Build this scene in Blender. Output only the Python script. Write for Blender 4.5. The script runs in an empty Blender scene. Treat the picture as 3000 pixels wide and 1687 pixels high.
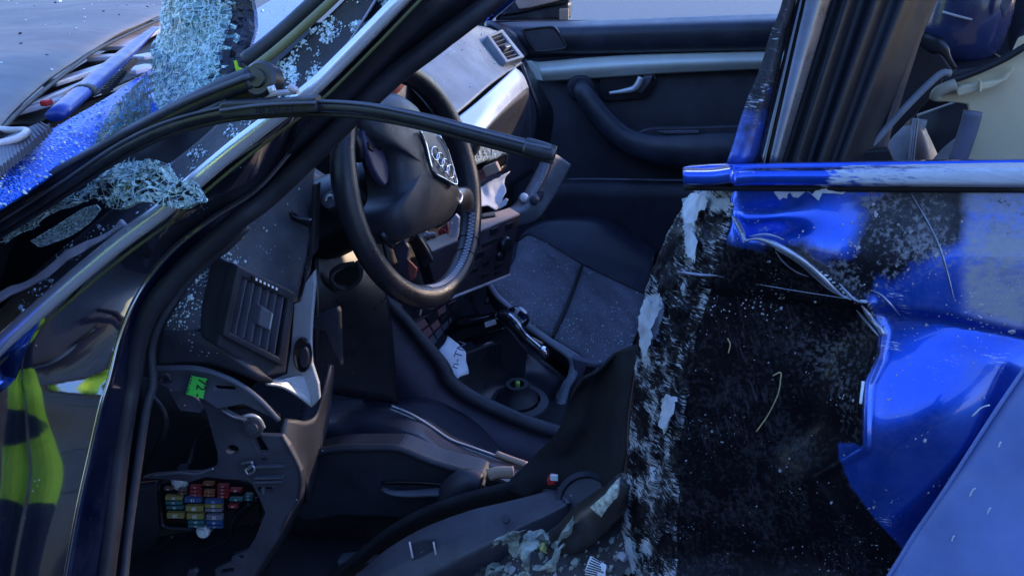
import bpy, bmesh, math, random
from mathutils import Vector, Matrix, noise
random.seed(7)
scene = bpy.context.scene
COL = scene.collection
# ------------------------------------------------------------------ camera
CAMP = Vector((0.0, -1.0, 1.16)); FPX = 3100.0
yaw, pitch, roll = math.radians(12), math.radians(19.5), math.radians(-1.5)
FW = Vector((-math.sin(yaw)*math.cos(pitch), math.cos(yaw)*math.cos(pitch), -math.sin(pitch)))
r0 = FW.cross(Vector((0, 0, 1))).normalized(); u0 = r0.cross(FW)
RT = r0*math.cos(roll) + u0*math.sin(roll); UP = RT.cross(FW)
cd = bpy.data.cameras.new('camera'); cd.sensor_width = 36; cd.lens = 36*FPX/3000.0
cd.clip_start = 0.02; cd.clip_end = 2000
cam = bpy.data.objects.new('camera', cd); COL.objects.link(cam)
m3 = Matrix((RT, UP, -FW)).transposed()
cam.matrix_world = Matrix.Translation(CAMP) @ m3.to_4x4()
scene.camera = cam
# ------------------------------------------------------------------ sky, sun, exposure
SUN_EL, SUN_AZ = math.radians(19), math.radians(128)      # azimuth measured from -Y (behind the camera) towards +X (car's rear)
sdir = Vector((math.sin(SUN_AZ)*math.cos(SUN_EL), -math.cos(SUN_AZ)*math.cos(SUN_EL), math.sin(SUN_EL)))
w = bpy.data.worlds.new('World'); scene.world = w; w.use_nodes = True
wn = w.node_tree.nodes; wl = w.node_tree.links
sky = wn.new('ShaderNodeTexSky'); sky.sky_type = 'NISHITA'; sky.sun_disc = False
sky.sun_elevation = SUN_EL; sky.sun_rotation = math.atan2(sdir.x, sdir.y)
sky.air_density = 1.6; sky.dust_density = 0.6; sky.ozone_density = 3.0
tint = wn.new('ShaderNodeMix'); tint.data_type = 'RGBA'; tint.blend_type = 'MULTIPLY'; tint.inputs[0].default_value = 1; tint.inputs[7].default_value = (.65, .79, 1.34, 1)   # cool evening cast, even over the whole sky
wl.new(sky.outputs[0], tint.inputs[6]); wl.new(tint.outputs[2], wn['Background'].inputs[0]); wn['Background'].inputs[1].default_value = 0.15
sd = bpy.data.lights.new('sun', 'SUN'); sd.energy = 0.9; sd.angle = math.radians(1.5); sd.color = (1, .74, .52)
sun = bpy.data.objects.new('sun', sd); COL.objects.link(sun)
sun.rotation_euler = (-sdir).to_track_quat('-Z', 'Y').to_euler()
vs = scene.view_settings; vs.view_transform = 'Standard'; vs.look = 'None'; vs.exposure = 2.0; vs.gamma = 1
# ------------------------------------------------------------------ pixel helpers (3000 x 1687 photo pixels -> world points at a real depth)
KO = {0: (0, 0), 1: (1000, 0), 2: (2000, 0), 3: (0, 562), 4: (1000, 562), 5: (2000, 562), 6: (0, 1124), 7: (1000, 1124), 8: (2000, 1124)}
def px(k, x, y):
    if k is None: return x, y
    if k == 9: return x*1.16459, y*1.16459
    if k == 10: return 1816+x/1.1622, 440+y/1.1622
    o = KO[k]; return o[0]+x/2.574, o[1]+y/2.574
def rayd(u, v): return FW + RT*((u-1500)/FPX) - UP*((v-843.5)/FPX)
def PY(k, x, y, yy):
    u, v = px(k, x, y); d = rayd(u, v); return CAMP + d*((yy-CAMP.y)/d.y)
def PZ(k, x, y, zz):
    u, v = px(k, x, y); d = rayd(u, v); return CAMP + d*((zz-CAMP.z)/d.z)
def PD(k, x, y, t):
    u, v = px(k, x, y); return CAMP + rayd(u, v)*t
def PP(k, x, y, p0, n):
    u, v = px(k, x, y); d = rayd(u, v); return CAMP + d*((p0-CAMP).dot(n)/d.dot(n))
def proj(p):
    d = p-CAMP; z = d.dot(FW); return 1500+FPX*d.dot(RT)/z, 843.5-FPX*d.dot(UP)/z
def q(k, pts, y=None):
    return [PY(k, p[0], p[1], p[2] if len(p) > 2 else y) for p in pts]
def qz(k, pts, z=None):
    return [PZ(k, p[0], p[1], p[2] if len(p) > 2 else z) for p in pts]
# ------------------------------------------------------------------ materials
MATS = {}
def NT(name):
    m = bpy.data.materials.new(name); m.use_nodes = True; MATS[name] = m
    return m, m.node_tree.nodes, m.node_tree.links, m.node_tree.nodes['Principled BSDF']
def mixc(n, l, fac, a, b):
    mx = n.new('ShaderNodeMix'); mx.data_type = 'RGBA'
    if hasattr(fac, 'links') or hasattr(fac, 'is_linked'): l.new(fac, mx.inputs[0])
    else: mx.inputs[0].default_value = fac
    for s, i in ((a, 6), (b, 7)):
        if isinstance(s, (tuple, list)): mx.inputs[i].default_value = (*s, 1)
        else: l.new(s, mx.inputs[i])
    return mx.outputs[2]
def mth(n, l, op, a, b=0.0, c=None, clamp=False):
    t = n.new('ShaderNodeMath'); t.operation = op; t.use_clamp = clamp
    for i, s in enumerate((a, b, c)):
        if s is None: continue
        if isinstance(s, (int, float)): t.inputs[i].default_value = s
        else: l.new(s, t.inputs[i])
    return t.outputs[0]
def ramp(n, l, src, lo, hi):
    t = n.new('ShaderNodeMapRange'); t.inputs[1].default_value = lo; t.inputs[2].default_value = hi; l.new(src, t.inputs[0]); return t.outputs[0]
def nz(n, l, scale, detail=4, vec=None, rough=.55):
    t = n.new('ShaderNodeTexNoise'); t.inputs['Scale'].default_value = scale; t.inputs['Detail'].default_value = detail; t.inputs['Roughness'].default_value = rough
    if vec is not None: l.new(vec, t.inputs['Vector'])
    return t.outputs[0]
def vor(n, l, scale, feat='F1', vec=None, out=0):
    t = n.new('ShaderNodeTexVoronoi'); t.feature = feat; t.inputs['Scale'].default_value = scale
    if vec is not None: l.new(vec, t.inputs['Vector'])
    return t.outputs[out]
def pos(n, l, sc=None, rot=None, tex=False):
    g = n.new('ShaderNodeNewGeometry').outputs['Position']
    if sc is None and rot is None: return g
    mp = n.new('ShaderNodeMapping'); l.new(g, mp.inputs[0])
    if tex: mp.vector_type = 'TEXTURE'; sc = tuple(1/x for x in sc)
    if sc: mp.inputs['Scale'].default_value = sc
    if rot: mp.inputs['Rotation'].default_value = rot
    return mp.outputs[0]
def bump(n, l, b, h, strength, dist=0.001):
    t = n.new('ShaderNodeBump'); t.inputs['Strength'].default_value = strength; t.inputs['Distance'].default_value = dist
    l.new(h, t.inputs['Height']); l.new(t.outputs[0], b.inputs['Normal']); return t
def M(name, base, rough=.5, metal=0.0, coat=0.0, bmp=None, var=.35, speck=0.0, spec=.5, dust=0.0, specscale=160, dustcol=(.22, .24, .28), vscale=14):
    """base colour with soft variation, optional fine relief, dust film and tiny pale fragments"""
    m, n, l, b = NT(name)
    p = pos(n, l)
    v = ramp(n, l, nz(n, l, vscale, 6, p), .3, .7)
    col = mixc(n, l, v, tuple(c*(1-var) for c in base), tuple(min(1, c*(1+var)) for c in base))
    r = mth(n, l, 'ADD', mth(n, l, 'MULTIPLY', nz(n, l, vscale*3, 5, p), .25), rough-.12, clamp=True)
    if dust:
        dm = mth(n, l, 'MULTIPLY', ramp(n, l, nz(n, l, 22, 9, p, .7), .45, .78), dust*.7, clamp=True)
        col = mixc(n, l, dm, col, dustcol); r = mth(n, l, 'ADD', r, mth(n, l, 'MULTIPLY', dm, .4), clamp=True)
    if speck:
        vd = vor(n, l, specscale, 'F1', p)
        big = ramp(n, l, nz(n, l, 9, 5, p, .65), .62-.3*speck, .8)
        th = mth(n, l, 'MULTIPLY', big, .36)
        sm = mth(n, l, 'LESS_THAN', vd, th)
        col = mixc(n, l, sm, col, (.45, .5, .55)); r = mth(n, l, 'MAXIMUM', r, mth(n, l, 'MULTIPLY', sm, .5))
    l.new(col, b.inputs['Base Color']); l.new(r, b.inputs['Roughness'])
    b.inputs['Metallic'].default_value = metal; b.inputs['Coat Weight'].default_value = coat; b.inputs['Coat Roughness'].default_value = .05
    b.inputs['Specular IOR Level'].default_value = spec
    if bmp:
        h = nz(n, l, bmp[0], 3, p) if len(bmp) < 3 else vor(n, l, bmp[0], 'F1', p)
        bump(n, l, b, h, bmp[1], bmp[-1] if len(bmp) == 4 else .0008)
    return m
M('plastic', (.021, .023, .033), .52, bmp=(900, .25), speck=.25, dust=.12)
M('plastic_dusty', (.048, .055, .070), .55, bmp=(700, .35), speck=.4, dust=.35)
M('plastic_grey', (.075, .08, .105), .5, bmp=(600, .2), dust=.15)
M('plastic_smooth', (.009, .010, .014), .3, dust=.05)
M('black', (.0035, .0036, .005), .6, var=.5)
M('gloss_black', (.006, .007, .011), .1, coat=1, dust=.06, var=.3)
M('rubber', (.012, .013, .019), .5, bmp=(500, .2), dust=.1)
M('dash_top', (.15, .175, .195), .42, bmp=(900, .5), speck=.6, dust=.4)
M('carpet', (.006, .0065, .010), .9, bmp=(400, .8), dust=.1)
M('leather', (.019, .021, .034), .34, bmp=(420, .45, 'v', .0006), dust=.1)
M('leather_wheel', (.014, .014, .019), .3, bmp=(700, .55, 'v', .0005), dust=.05)
M('alcantara', (.11, .113, .135), .85, bmp=(300, .5), speck=.35, dust=.5, vscale=12)
M('stitch', (.42, .44, .48), .7)
M('silver', (.55, .57, .58), .33, metal=.35, var=.08, dust=.1)
M('chrome', (.8, .82, .85), .08, metal=1, var=.04)
M('steel', (.34, .35, .38), .38, metal=.9, dust=.2)
M('steel_dark', (.07, .07, .085), .45, metal=.6, dust=.25)
M('beige', (.60, .50, .28), .55, bmp=(60, .25), dust=.2, var=.12)
M('beige_dark', (.33, .29, .19), .6, dust=.25, var=.2)
M('paper', (.72, .75, .76), .85, var=.06, dust=.15)
M('torn_paper', (.24, .28, .24), .9, var=.6, bmp=(150, .9), dust=.3, vscale=70)
M('ink', (.02, .02, .03), .8)
M('print_white', (.8, .8, .8), .6)
M('asphalt', (.062, .058, .056), .55, bmp=(120, .5), var=.25, speck=.5, specscale=60)
M('mud', (.035, .034, .036), .75, bmp=(180, .9), dust=.4, speck=.5)
M('tag_green', (.10, .85, .10), .5, var=.03)
M('hivis', (.55, .98, .02), .7, bmp=(300, .4), var=.08)
M('navy_cloth', (.012, .015, .035), .8, bmp=(250, .4))
M('reflective_tape', (.10, .14, .38), .4, var=.1)
M('skin', (.45, .28, .2), .6, var=.1)
M('red', (.55, .03, .025), .45, var=.1)
M('tan_part', (.42, .30, .22), .55, var=.1, dust=.1)
M('belt_web', (.008, .0083, .012), .75, bmp=(900, .5), dust=.1)
M('yellow_foam', (.45, .42, .12), .8, bmp=(200, .5), var=.3)
M('grey_fabric', (.22, .235, .26), .85, bmp=(350, .5), var=.25, dust=.3, vscale=30)
M('brown_leather', (.16, .10, .075), .5, bmp=(500, .3))
M('straw', (.40, .34, .17), .7)
M('render', (.028, .026, .026), .85, bmp=(30, .4))
M('window_dark', (.02, .025, .03), .1)
M('olive', (.16, .15, .055), .55, dust=.2, var=.25)
M('lens_blue', (.05, .15, .9), .15)
def fuse_mat(name, c): M(name, c, .35, var=.15, dust=.1)
for nme, c in dict(fuse_red=(.24, .02, .02), fuse_orange=(.26, .08, .025), fuse_yellow=(.22, .19, .05), fuse_blue=(.03, .07, .17), fuse_green=(.03, .12, .11), fuse_grey=(.16, .15, .17), fuse_brown=(.09, .045, .03)).items(): fuse_mat(nme, c)  # colours darkened to paint in the deep shade around the fuses

def paint(name, dirt_refl_attr=False, base=(.002, .085, .56), dustw=.12, specks=.5, rough=.30, prim=False):
    """metallic blue paint under clear coat; optional vertex masks: dirt (black smear plus painted dark reflection), scuff (bare primer plus painted sky reflection)"""
    m, n, l, b = NT(name); p = pos(n, l)
    v = ramp(n, l, nz(n, l, 12, 4, p), .3, .7)
    col = mixc(n, l, v, tuple(c*.8 for c in base), tuple(c*1.15 for c in base))
    r = rough
    dm = mth(n, l, 'MULTIPLY', ramp(n, l, nz(n, l, 16, 10, p, .72), .42, .72), dustw, clamp=True)
    col = mixc(n, l, dm, col, (.30, .31, .34))
    coat = mth(n, l, 'SUBTRACT', 1.0, mth(n, l, 'MULTIPLY', dm, .9), clamp=True)
    met = mth(n, l, 'SUBTRACT', .82, dm, clamp=True)
    rr = mth(n, l, 'ADD', rough, mth(n, l, 'MULTIPLY', dm, .4))
    sv = pos(n, l, (26, 26, 3.2), (0, .5, 0))
    scr = ramp(n, l, nz(n, l, 9, 8, sv, .75), .58, .66)
    if dirt_refl_attr:
        at = n.new('ShaderNodeAttribute'); at.attribute_name = 'dirt_refl'
        df = mth(n, l, 'ADD', at.outputs['Fac'], mth(n, l, 'MULTIPLY', mth(n, l, 'SUBTRACT', nz(n, l, 28, 9, p, .7), .5), .55))
        df = ramp(n, l, df, .36, .62)
        fs_ = ramp(n, l, nz(n, l, 34, 9, pos(n, l, (10, 10, 1.0), (0, -.30, 0), True), .75), .53, .64)
        fm_ = ramp(n, l, nz(n, l, 13, 4, p), .42, .62)
        sp2 = mth(n, l, 'MULTIPLY', ramp(n, l, nz(n, l, 330, 3, p), .62, .70), ramp(n, l, nz(n, l, 14, 5, p, .65), .46, .66))
        dcol = mixc(n, l, mth(n, l, 'ADD', mth(n, l, 'MULTIPLY', mth(n, l, 'MULTIPLY', fs_, fm_), .5), mth(n, l, 'MULTIPLY', sp2, .45), clamp=True), (.0022, .0023, .0042), (.10, .088, .105))
        sl_ = mth(n, l, 'SUBTRACT', .5, mth(n, l, 'MULTIPLY', df, .36)); l.new(sl_, b.inputs['Specular IOR Level'])
        gr_ = n.new('ShaderNodeAttribute'); gr_.attribute_name = 'grime'
        gs_ = mth(n, l, 'MULTIPLY', gr_.outputs['Fac'], ramp(n, l, mth(n, l, 'ADD', mth(n, l, 'MULTIPLY', nz(n, l, 210, 4, p, .6), .6), mth(n, l, 'MULTIPLY', nz(n, l, 20, 5, p), .4)), .50, .60))
        col = mixc(n, l, df, col, dcol); col = mixc(n, l, gs_, col, (.20, .20, .215)); rr = mth(n, l, 'ADD', rr, mth(n, l, 'MULTIPLY', gs_, .4), clamp=True)
        met = mth(n, l, 'MULTIPLY', met, mth(n, l, 'SUBTRACT', 1, df)); coat = mth(n, l, 'MULTIPLY', coat, mth(n, l, 'SUBTRACT', 1, mth(n, l, 'MULTIPLY', df, .95)))
        rr = mth(n, l, 'ADD', rr, mth(n, l, 'MULTIPLY', df, .18), clamp=True)
        af = n.new('ShaderNodeAttribute'); af.attribute_name = 'film'  # pale mask: reflected sky painted as grey, along with wiped dust
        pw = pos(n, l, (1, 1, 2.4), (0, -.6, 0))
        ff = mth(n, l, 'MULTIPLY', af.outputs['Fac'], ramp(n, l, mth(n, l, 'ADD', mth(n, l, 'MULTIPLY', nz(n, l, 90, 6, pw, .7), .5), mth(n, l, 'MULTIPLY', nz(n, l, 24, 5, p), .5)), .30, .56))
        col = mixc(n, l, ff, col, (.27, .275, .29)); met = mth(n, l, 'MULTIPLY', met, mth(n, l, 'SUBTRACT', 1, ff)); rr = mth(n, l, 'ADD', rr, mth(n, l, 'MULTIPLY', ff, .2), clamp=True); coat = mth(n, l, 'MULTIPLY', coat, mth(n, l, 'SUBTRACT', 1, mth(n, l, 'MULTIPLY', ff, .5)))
    if prim:
        at2 = n.new('ShaderNodeAttribute'); at2.attribute_name = 'scuff_sky'
        pv = pos(n, l, (1, 1, 8), (0, .12, 0), True)
        st = nz(n, l, 75, 7, pv, .7); bl = nz(n, l, 26, 6, p, .65)
        sf = mth(n, l, 'ADD', mth(n, l, 'MULTIPLY', st, .6), mth(n, l, 'MULTIPLY', bl, .6))
        sf = mth(n, l, 'ADD', sf, mth(n, l, 'SUBTRACT', mth(n, l, 'MULTIPLY', at2.outputs['Fac'], .5), .5))
        sf = ramp(n, l, sf, .47, .54)
        col = mixc(n, l, sf, col, mixc(n, l, st, (.25, .28, .31), (.62, .66, .70)))
        met = mth(n, l, 'MULTIPLY', met, mth(n, l, 'SUBTRACT', 1, sf)); coat = mth(n, l, 'MULTIPLY', coat, mth(n, l, 'SUBTRACT', 1, sf)); rr = mth(n, l, 'ADD', rr, mth(n, l, 'MULTIPLY', sf, .4), clamp=True)
    if specks:
        vd = vor(n, l, 210, 'F1', p); big = ramp(n, l, nz(n, l, 11, 5, p, .65), .75-.35*specks, .85)
        sm = mth(n, l, 'LESS_THAN', vd, mth(n, l, 'MULTIPLY', big, .42))
        vd2 = vor(n, l, 70, 'F1', p); sm2 = mth(n, l, 'LESS_THAN', vd2, mth(n, l, 'MULTIPLY', big, .13))
        sm = mth(n, l, 'MAXIMUM', sm, sm2)
        col = mixc(n, l, sm, col, (.42, .44, .47)); coat = mth(n, l, 'MULTIPLY', coat, mth(n, l, 'SUBTRACT', 1, sm)); met = mth(n, l, 'MULTIPLY', met, mth(n, l, 'SUBTRACT', 1, sm)); rr = mth(n, l, 'MAXIMUM', rr, mth(n, l, 'MULTIPLY', sm, .7))
        bump(n, l, b, mth(n, l, 'ADD', sm, mth(n, l, 'MULTIPLY', nz(n, l, 60, 5, p), .2)), .25, .001)
    l.new(col, b.inputs['Base Color']); l.new(met, b.inputs['Metallic']); l.new(rr, b.inputs['Roughness']); l.new(coat, b.inputs['Coat Weight'])
    b.inputs['Coat Roughness'].default_value = .06
    return m
paint('paint_blue'); paint('paint_door', True, prim=True, specks=.75, dustw=.12); paint('paint_dusty', dustw=.75, base=(.03, .09, .45), specks=.25, rough=.4)
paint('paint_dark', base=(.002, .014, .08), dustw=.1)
# shattered laminated glass: greenish, partly clear pieces
def glassm(name, tint, alpha, rough=.08):
    m, n, l, b = NT(name); p = pos(n, l)
    ed = ramp(n, l, vor(n, l, 95, 'DISTANCE_TO_EDGE', p), .02, .10)
    ed2 = ramp(n, l, vor(n, l, 260, 'DISTANCE_TO_EDGE', p), .02, .16)
    e = mth(n, l, 'MULTIPLY', ed, ed2)
    big = nz(n, l, 14, 5, p)
    col = mixc(n, l, e, (.60, .82, .74), mixc(n, l, ramp(n, l, big, .35, .65), tint, tuple(c*.45 for c in tint)))
    l.new(col, b.inputs['Base Color'])
    a = mth(n, l, 'SUBTRACT', 1.0, mth(n, l, 'MULTIPLY', e, mth(n, l, 'MULTIPLY', ramp(n, l, big, .25, .75), 1-alpha)))
    l.new(a, b.inputs['Alpha'])
    b.inputs['Roughness'].default_value = rough; b.inputs['Specular IOR Level'].default_value = .5
    bump(n, l, b, mth(n, l, 'ADD', vor(n, l, 95, 'F1', p, 1) if False else vor(n, l, 130, 'F1', p), mth(n, l, 'MULTIPLY', e, .6)), .7, .003)
    return m
glassm('glass_shattered', (.20, .46, .40), .35)
glassm('glass_dark', (.10, .16, .18), .55)
M('glass_crumb', (.62, .76, .76), .15, var=.25, spec=.8)
m, n, l, b = NT('glass_clear'); b.inputs['Base Color'].default_value = (.8, .92, .92, 1); b.inputs['Roughness'].default_value = .05; b.inputs['Alpha'].default_value = .25; b.inputs['Specular IOR Level'].default_value = .6
# ------------------------------------------------------------------ mesh helpers
def link(o, parent=None):
    COL.objects.link(o)
    if parent is not None: o.parent = parent
    return o
def mesh_obj(name, verts, faces, mat, parent=None, smooth=True, mats=None, fm=None):
    me = bpy.data.meshes.new(name); me.from_pydata([tuple(v) for v in verts], [], faces)
    for mm in (mats or [mat]): me.materials.append(MATS[mm])
    if fm: me.polygons.foreach_set('material_index', fm)
    if smooth: me.polygons.foreach_set('use_smooth', [True]*len(me.polygons))
    me.update()
    return link(bpy.data.objects.new(name, me), parent)
def tag(o, label=None, cat=None, group=None, kind=None):
    if label: o['label'] = label
    if cat: o['category'] = cat
    if group: o['group'] = group
    if kind: o['kind'] = kind
    return o
def empty(name, loc, parent=None):
    o = bpy.data.objects.new(name, None); o.empty_display_size = .05; link(o, parent); o.location = loc; return o
def cr(pts, n):
    """Catmull-Rom resample to n points, evenly by chord"""
    if len(pts) == 1: return [pts[0].copy() for _ in range(n)]
    L = [0]
    for a, b_ in zip(pts, pts[1:]): L.append(L[-1]+max((b_-a).length, 1e-7))
    out = []; j = 0
    for i in range(n):
        s = L[-1]*i/(n-1)
        while j < len(pts)-2 and s > L[j+1]: j += 1
        t = (s-L[j])/(L[j+1]-L[j])
        p1, p2 = pts[j], pts[j+1]; p0 = pts[j-1] if j > 0 else p1*2-p2; p3 = pts[j+2] if j+2 < len(pts) else p2*2-p1
        out.append(.5*((2*p1)+(p2-p0)*t+(2*p0-5*p1+4*p2-p3)*t*t+(3*p1-p0-3*p2+p3)*t**3))
    return out
def lin(pts, n):
    L = [0]
    for a, b_ in zip(pts, pts[1:]): L.append(L[-1]+max((b_-a).length, 1e-7))
    out = []; j = 0
    for i in range(n):
        s = L[-1]*i/(n-1)
        while j < len(pts)-2 and s > L[j+1]: j += 1
        out.append(pts[j].lerp(pts[j+1], min(1, (s-L[j])/(L[j+1]-L[j]))))
    return out
GRID = {}
def grid_mesh(name, G, mat, parent, thick=0, smooth=True, attrs=None, closed=False, away=True):
    nv, nu = len(G), len(G[0]); vs_ = [p for r in G for p in r]
    fs = []
    for j in range(nv-1):
        for i in range(nu-1 if not closed else nu):
            i2 = (i+1) % nu; fs.append((j*nu+i, j*nu+i2, (j+1)*nu+i2, (j+1)*nu+i))
    if not closed and away:      # front faces look at the open door side
        c = sum(vs_, Vector())/len(vs_); a = G[nv//2][nu//2]; e1 = G[nv//2][min(nu-1, nu//2+1)]-G[nv//2][nu//2-1 if nu > 2 else 0]; e2 = G[min(nv-1, nv//2+1)][nu//2]-G[nv//2-1 if nv > 2 else 0][nu//2]
        if e1.cross(e2).dot(CAMP-a) < 0: fs = [f[::-1] for f in fs]
    o = mesh_obj(name, vs_, fs, mat, parent, smooth)
    if attrs:
        for an, fn in attrs.items():
            A = o.data.attributes.new(an, 'FLOAT', 'POINT'); A.data.foreach_set('value', [fn(*proj(p)) for p in vs_])
    if thick:
        s = o.modifiers.new('t', 'SOLIDIFY'); s.thickness = thick; s.offset = -1
    return o
def sheet(name, rows, mat, parent, nu=24, nv=16, thick=.003, smooth=True, attrs=None, fn=None, curve=True, curve_v=True, key=None):
    f = cr if curve else lin; g = cr if curve_v else lin
    R = [f(r, nu) for r in rows]
    cols = [g([r[i] for r in R], nv) for i in range(nu)]
    G = [[cols[i][j] for i in range(nu)] for j in range(nv)]
    if fn: G = [[fn(p, i/(nu-1), j/(nv-1)) for i, p in enumerate(r)] for j, r in enumerate(G)]
    if key: GRID[key] = G
    return grid_mesh(name, G, mat, parent, thick, smooth, attrs)
def tube(name, pts, r, mat, parent, n=10, seg=None, flat=None, curve=True, cap=True, key=None):
    """swept round or (flat=(axis Vector, ratio)) flattened profile; r number or list"""
    seg = seg or max(2, len(pts)*4)
    P = (cr if curve else lin)(pts, seg)
    if isinstance(r, (list, tuple)):
        rv = [x.x for x in lin([Vector((a, 0, i*1.0)) for i, a in enumerate(r)], 64)]
        rr = [rv[int(i/(seg-1)*63)] for i in range(seg)]
    else: rr = [r]*seg
    vs_, fs = [], []; up = None
    for i, p in enumerate(P):
        t = (P[min(i+1, seg-1)]-P[max(i-1, 0)]).normalized()
        if flat is not None: up = (flat[0]-t*flat[0].dot(t)).normalized()
        elif up is None: up = t.orthogonal().normalized()
        else: up = (up-t*up.dot(t)).normalized()
        sd_ = t.cross(up); ra = flat[1] if flat is not None else 1
        for k in range(n):
            a = 2*math.pi*(k+.5)/n; vs_.append(p+up*(math.cos(a)*rr[i]*ra)+sd_*(math.sin(a)*rr[i]))
    for i in range(seg-1):
        for k in range(n): fs.append((i*n+k, i*n+(k+1) % n, (i+1)*n+(k+1) % n, (i+1)*n+k))
    if cap: fs.append(tuple(range(n))[::-1]); fs.append(tuple(range((seg-1)*n, seg*n)))
    return mesh_obj(name, vs_, fs, mat, parent)
def slab(name, poly, th, mat, parent, bevel=.001, normal=None, holes=(), mats=None):
    """flat outline with real thickness th pushed away from the camera"""
    bm = bmesh.new()
    nrm = normal
    if nrm is None:
        nrm = Vector()
        for a, b_ in zip(poly, poly[1:]+poly[:1]): nrm += a.cross(b_)
        nrm.normalize()
    c = sum(poly, Vector())/len(poly)
    if nrm.dot(CAMP-c) < 0: nrm = -nrm
    loops = [poly]+list(holes); edges = []
    for lp in loops:
        v = [bm.verts.new(p) for p in lp]
        edges += [bm.edges.new((v[i], v[(i+1) % len(v)])) for i in range(len(v))]
    bmesh.ops.triangle_fill(bm, edges=edges, use_beauty=True)
    if not bm.faces: bm.faces.new(bm.verts[:])
    for f in bm.faces:
        f.normal_update()
        if f.normal.dot(nrm) < 0: f.normal_flip()
    bmesh.ops.dissolve_limit(bm, angle_limit=.02, verts=bm.verts[:], edges=bm.edges[:]) if not holes else None
    ret = bmesh.ops.extrude_face_region(bm, geom=bm.faces[:])
    top = [g for g in ret['geom'] if isinstance(g, bmesh.types.BMVert)]
    # original stays as front; the extruded copy goes back
    bmesh.ops.translate(bm, verts=top, vec=-nrm*th)
    bmesh.ops.recalc_face_normals(bm, faces=bm.faces[:])
    me = bpy.data.meshes.new(name); bm.to_mesh(me); bm.free()
    for mm in (mats or [mat]): me.materials.append(MATS[mm])
    o = link(bpy.data.objects.new(name, me), parent)
    if bevel:
        bv = o.modifiers.new('b', 'BEVEL'); bv.width = bevel; bv.segments = 2; bv.limit_method = 'ANGLE'; bv.angle_limit = .6
    return o
def smooth_poly(pts, n):
    P = pts+[pts[0]]
    return cr(P, n+1)[:-1]
def obox(name, c, ax, ay, az, mat, parent, bevel=.0015, taper=0):
    """oriented box: half-axis vectors ax, ay, az"""
    vs_ = [c+ax*i*(1-(taper if k > 0 else 0))+ay*j*(1-(taper if k > 0 else 0))+az*k for k in (-1, 1) for j in (-1, 1) for i in (-1, 1)]
    fs = [(0, 2, 3, 1), (4, 5, 7, 6), (0, 1, 5, 4), (2, 6, 7, 3), (0, 4, 6, 2), (1, 3, 7, 5)]
    o = mesh_obj(name, vs_, fs, mat, parent, smooth=False)
    if bevel:
        bv = o.modifiers.new('b', 'BEVEL'); bv.width = bevel; bv.segments = 2
    return o
def lathe(name, c, axis, prof, mat, parent, n=24):
    """prof: (radius, height along axis)"""
    a = axis.normalized(); e1 = a.orthogonal().normalized(); e2 = a.cross(e1)
    vs_, fs = [], []
    for r_, h in prof:
        for k in range(n):
            t = 2*math.pi*k/n; vs_.append(c+a*h+(e1*math.cos(t)+e2*math.sin(t))*r_)
    for i in range(len(prof)-1):
        for k in range(n): fs.append((i*n+k, i*n+(k+1) % n, (i+1)*n+(k+1) % n, (i+1)*n+k))
    fs.append(tuple(range(n))[::-1]); fs.append(tuple(range((len(prof)-1)*n, len(prof)*n)))
    o = mesh_obj(name, vs_, fs, mat, parent); es = o.modifiers.new('e', 'EDGE_SPLIT'); es.split_angle = .6
    return o
def text_mesh(body, size, org, ex, ey, ext=.0002):
    """verts / faces of lettering laid from org along ex (reading direction) and ey (up)"""
    cu = bpy.data.curves.new('t', 'FONT'); cu.body = body; cu.size = size; cu.extrude = ext; cu.resolution_u = 2; cu.align_x = 'CENTER'; cu.align_y = 'CENTER'
    ob = bpy.data.objects.new('t', cu); COL.objects.link(ob)
    dg = bpy.context.evaluated_depsgraph_get(); me = bpy.data.meshes.new_from_object(ob.evaluated_get(dg))
    ez = ex.cross(ey)
    v = [org+ex*p.co.x+ey*p.co.y+ez*p.co.z for p in me.vertices]; f = [tuple(p.vertices) for p in me.polygons]
    bpy.data.objects.remove(ob); bpy.data.curves.remove(cu); bpy.data.meshes.remove(me)
    return v, f
def text(name, body, size, org, ex, ey, mat, parent, ext=.0002):
    v, f = text_mesh(body, size, org, ex, ey, ext); return mesh_obj(name, v, f, mat, parent, smooth=False)
def fold(p, s, amp, seed=0.0):
    return noise.noise_vector(p*s+Vector((seed, seed*1.7, seed*.3)))*amp
def crumbs(name, pts, size, mat, parent=None, jit=.5, lift=.001):
    """many small angular glass pieces as one object"""
    vs_, fs = [], []
    for p, nrm in pts:
        s = size*math.exp(random.gauss(0, jit)); a = nrm.orthogonal().normalized(); b_ = nrm.cross(a); t0 = random.random()*6.28; k0 = len(vs_); kk = random.choice((3, 4, 4, 5))
        hgt = s*random.uniform(.25, .7)
        tilt = Vector((random.uniform(-.3, .3), random.uniform(-.3, .3), random.uniform(-.3, .3)))*s
        for lv in (0, 1):
            for i in range(kk):
                an = t0+6.283*i/kk+random.uniform(-.25, .25); rr = s*random.uniform(.6, 1)*(1-.25*lv)
                vs_.append(p+nrm*(lift*.3+hgt*lv)+(a*math.cos(an)+b_*math.sin(an)*random.uniform(.6, 1))*rr+tilt*lv)
        fs.append(tuple(range(k0+kk, k0+2*kk)))
        for i in range(kk): fs.append((k0+i, k0+(i+1) % kk, k0+kk+(i+1) % kk, k0+kk+i))
    return mesh_obj(name, vs_, fs, mat, parent, smooth=False)
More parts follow.
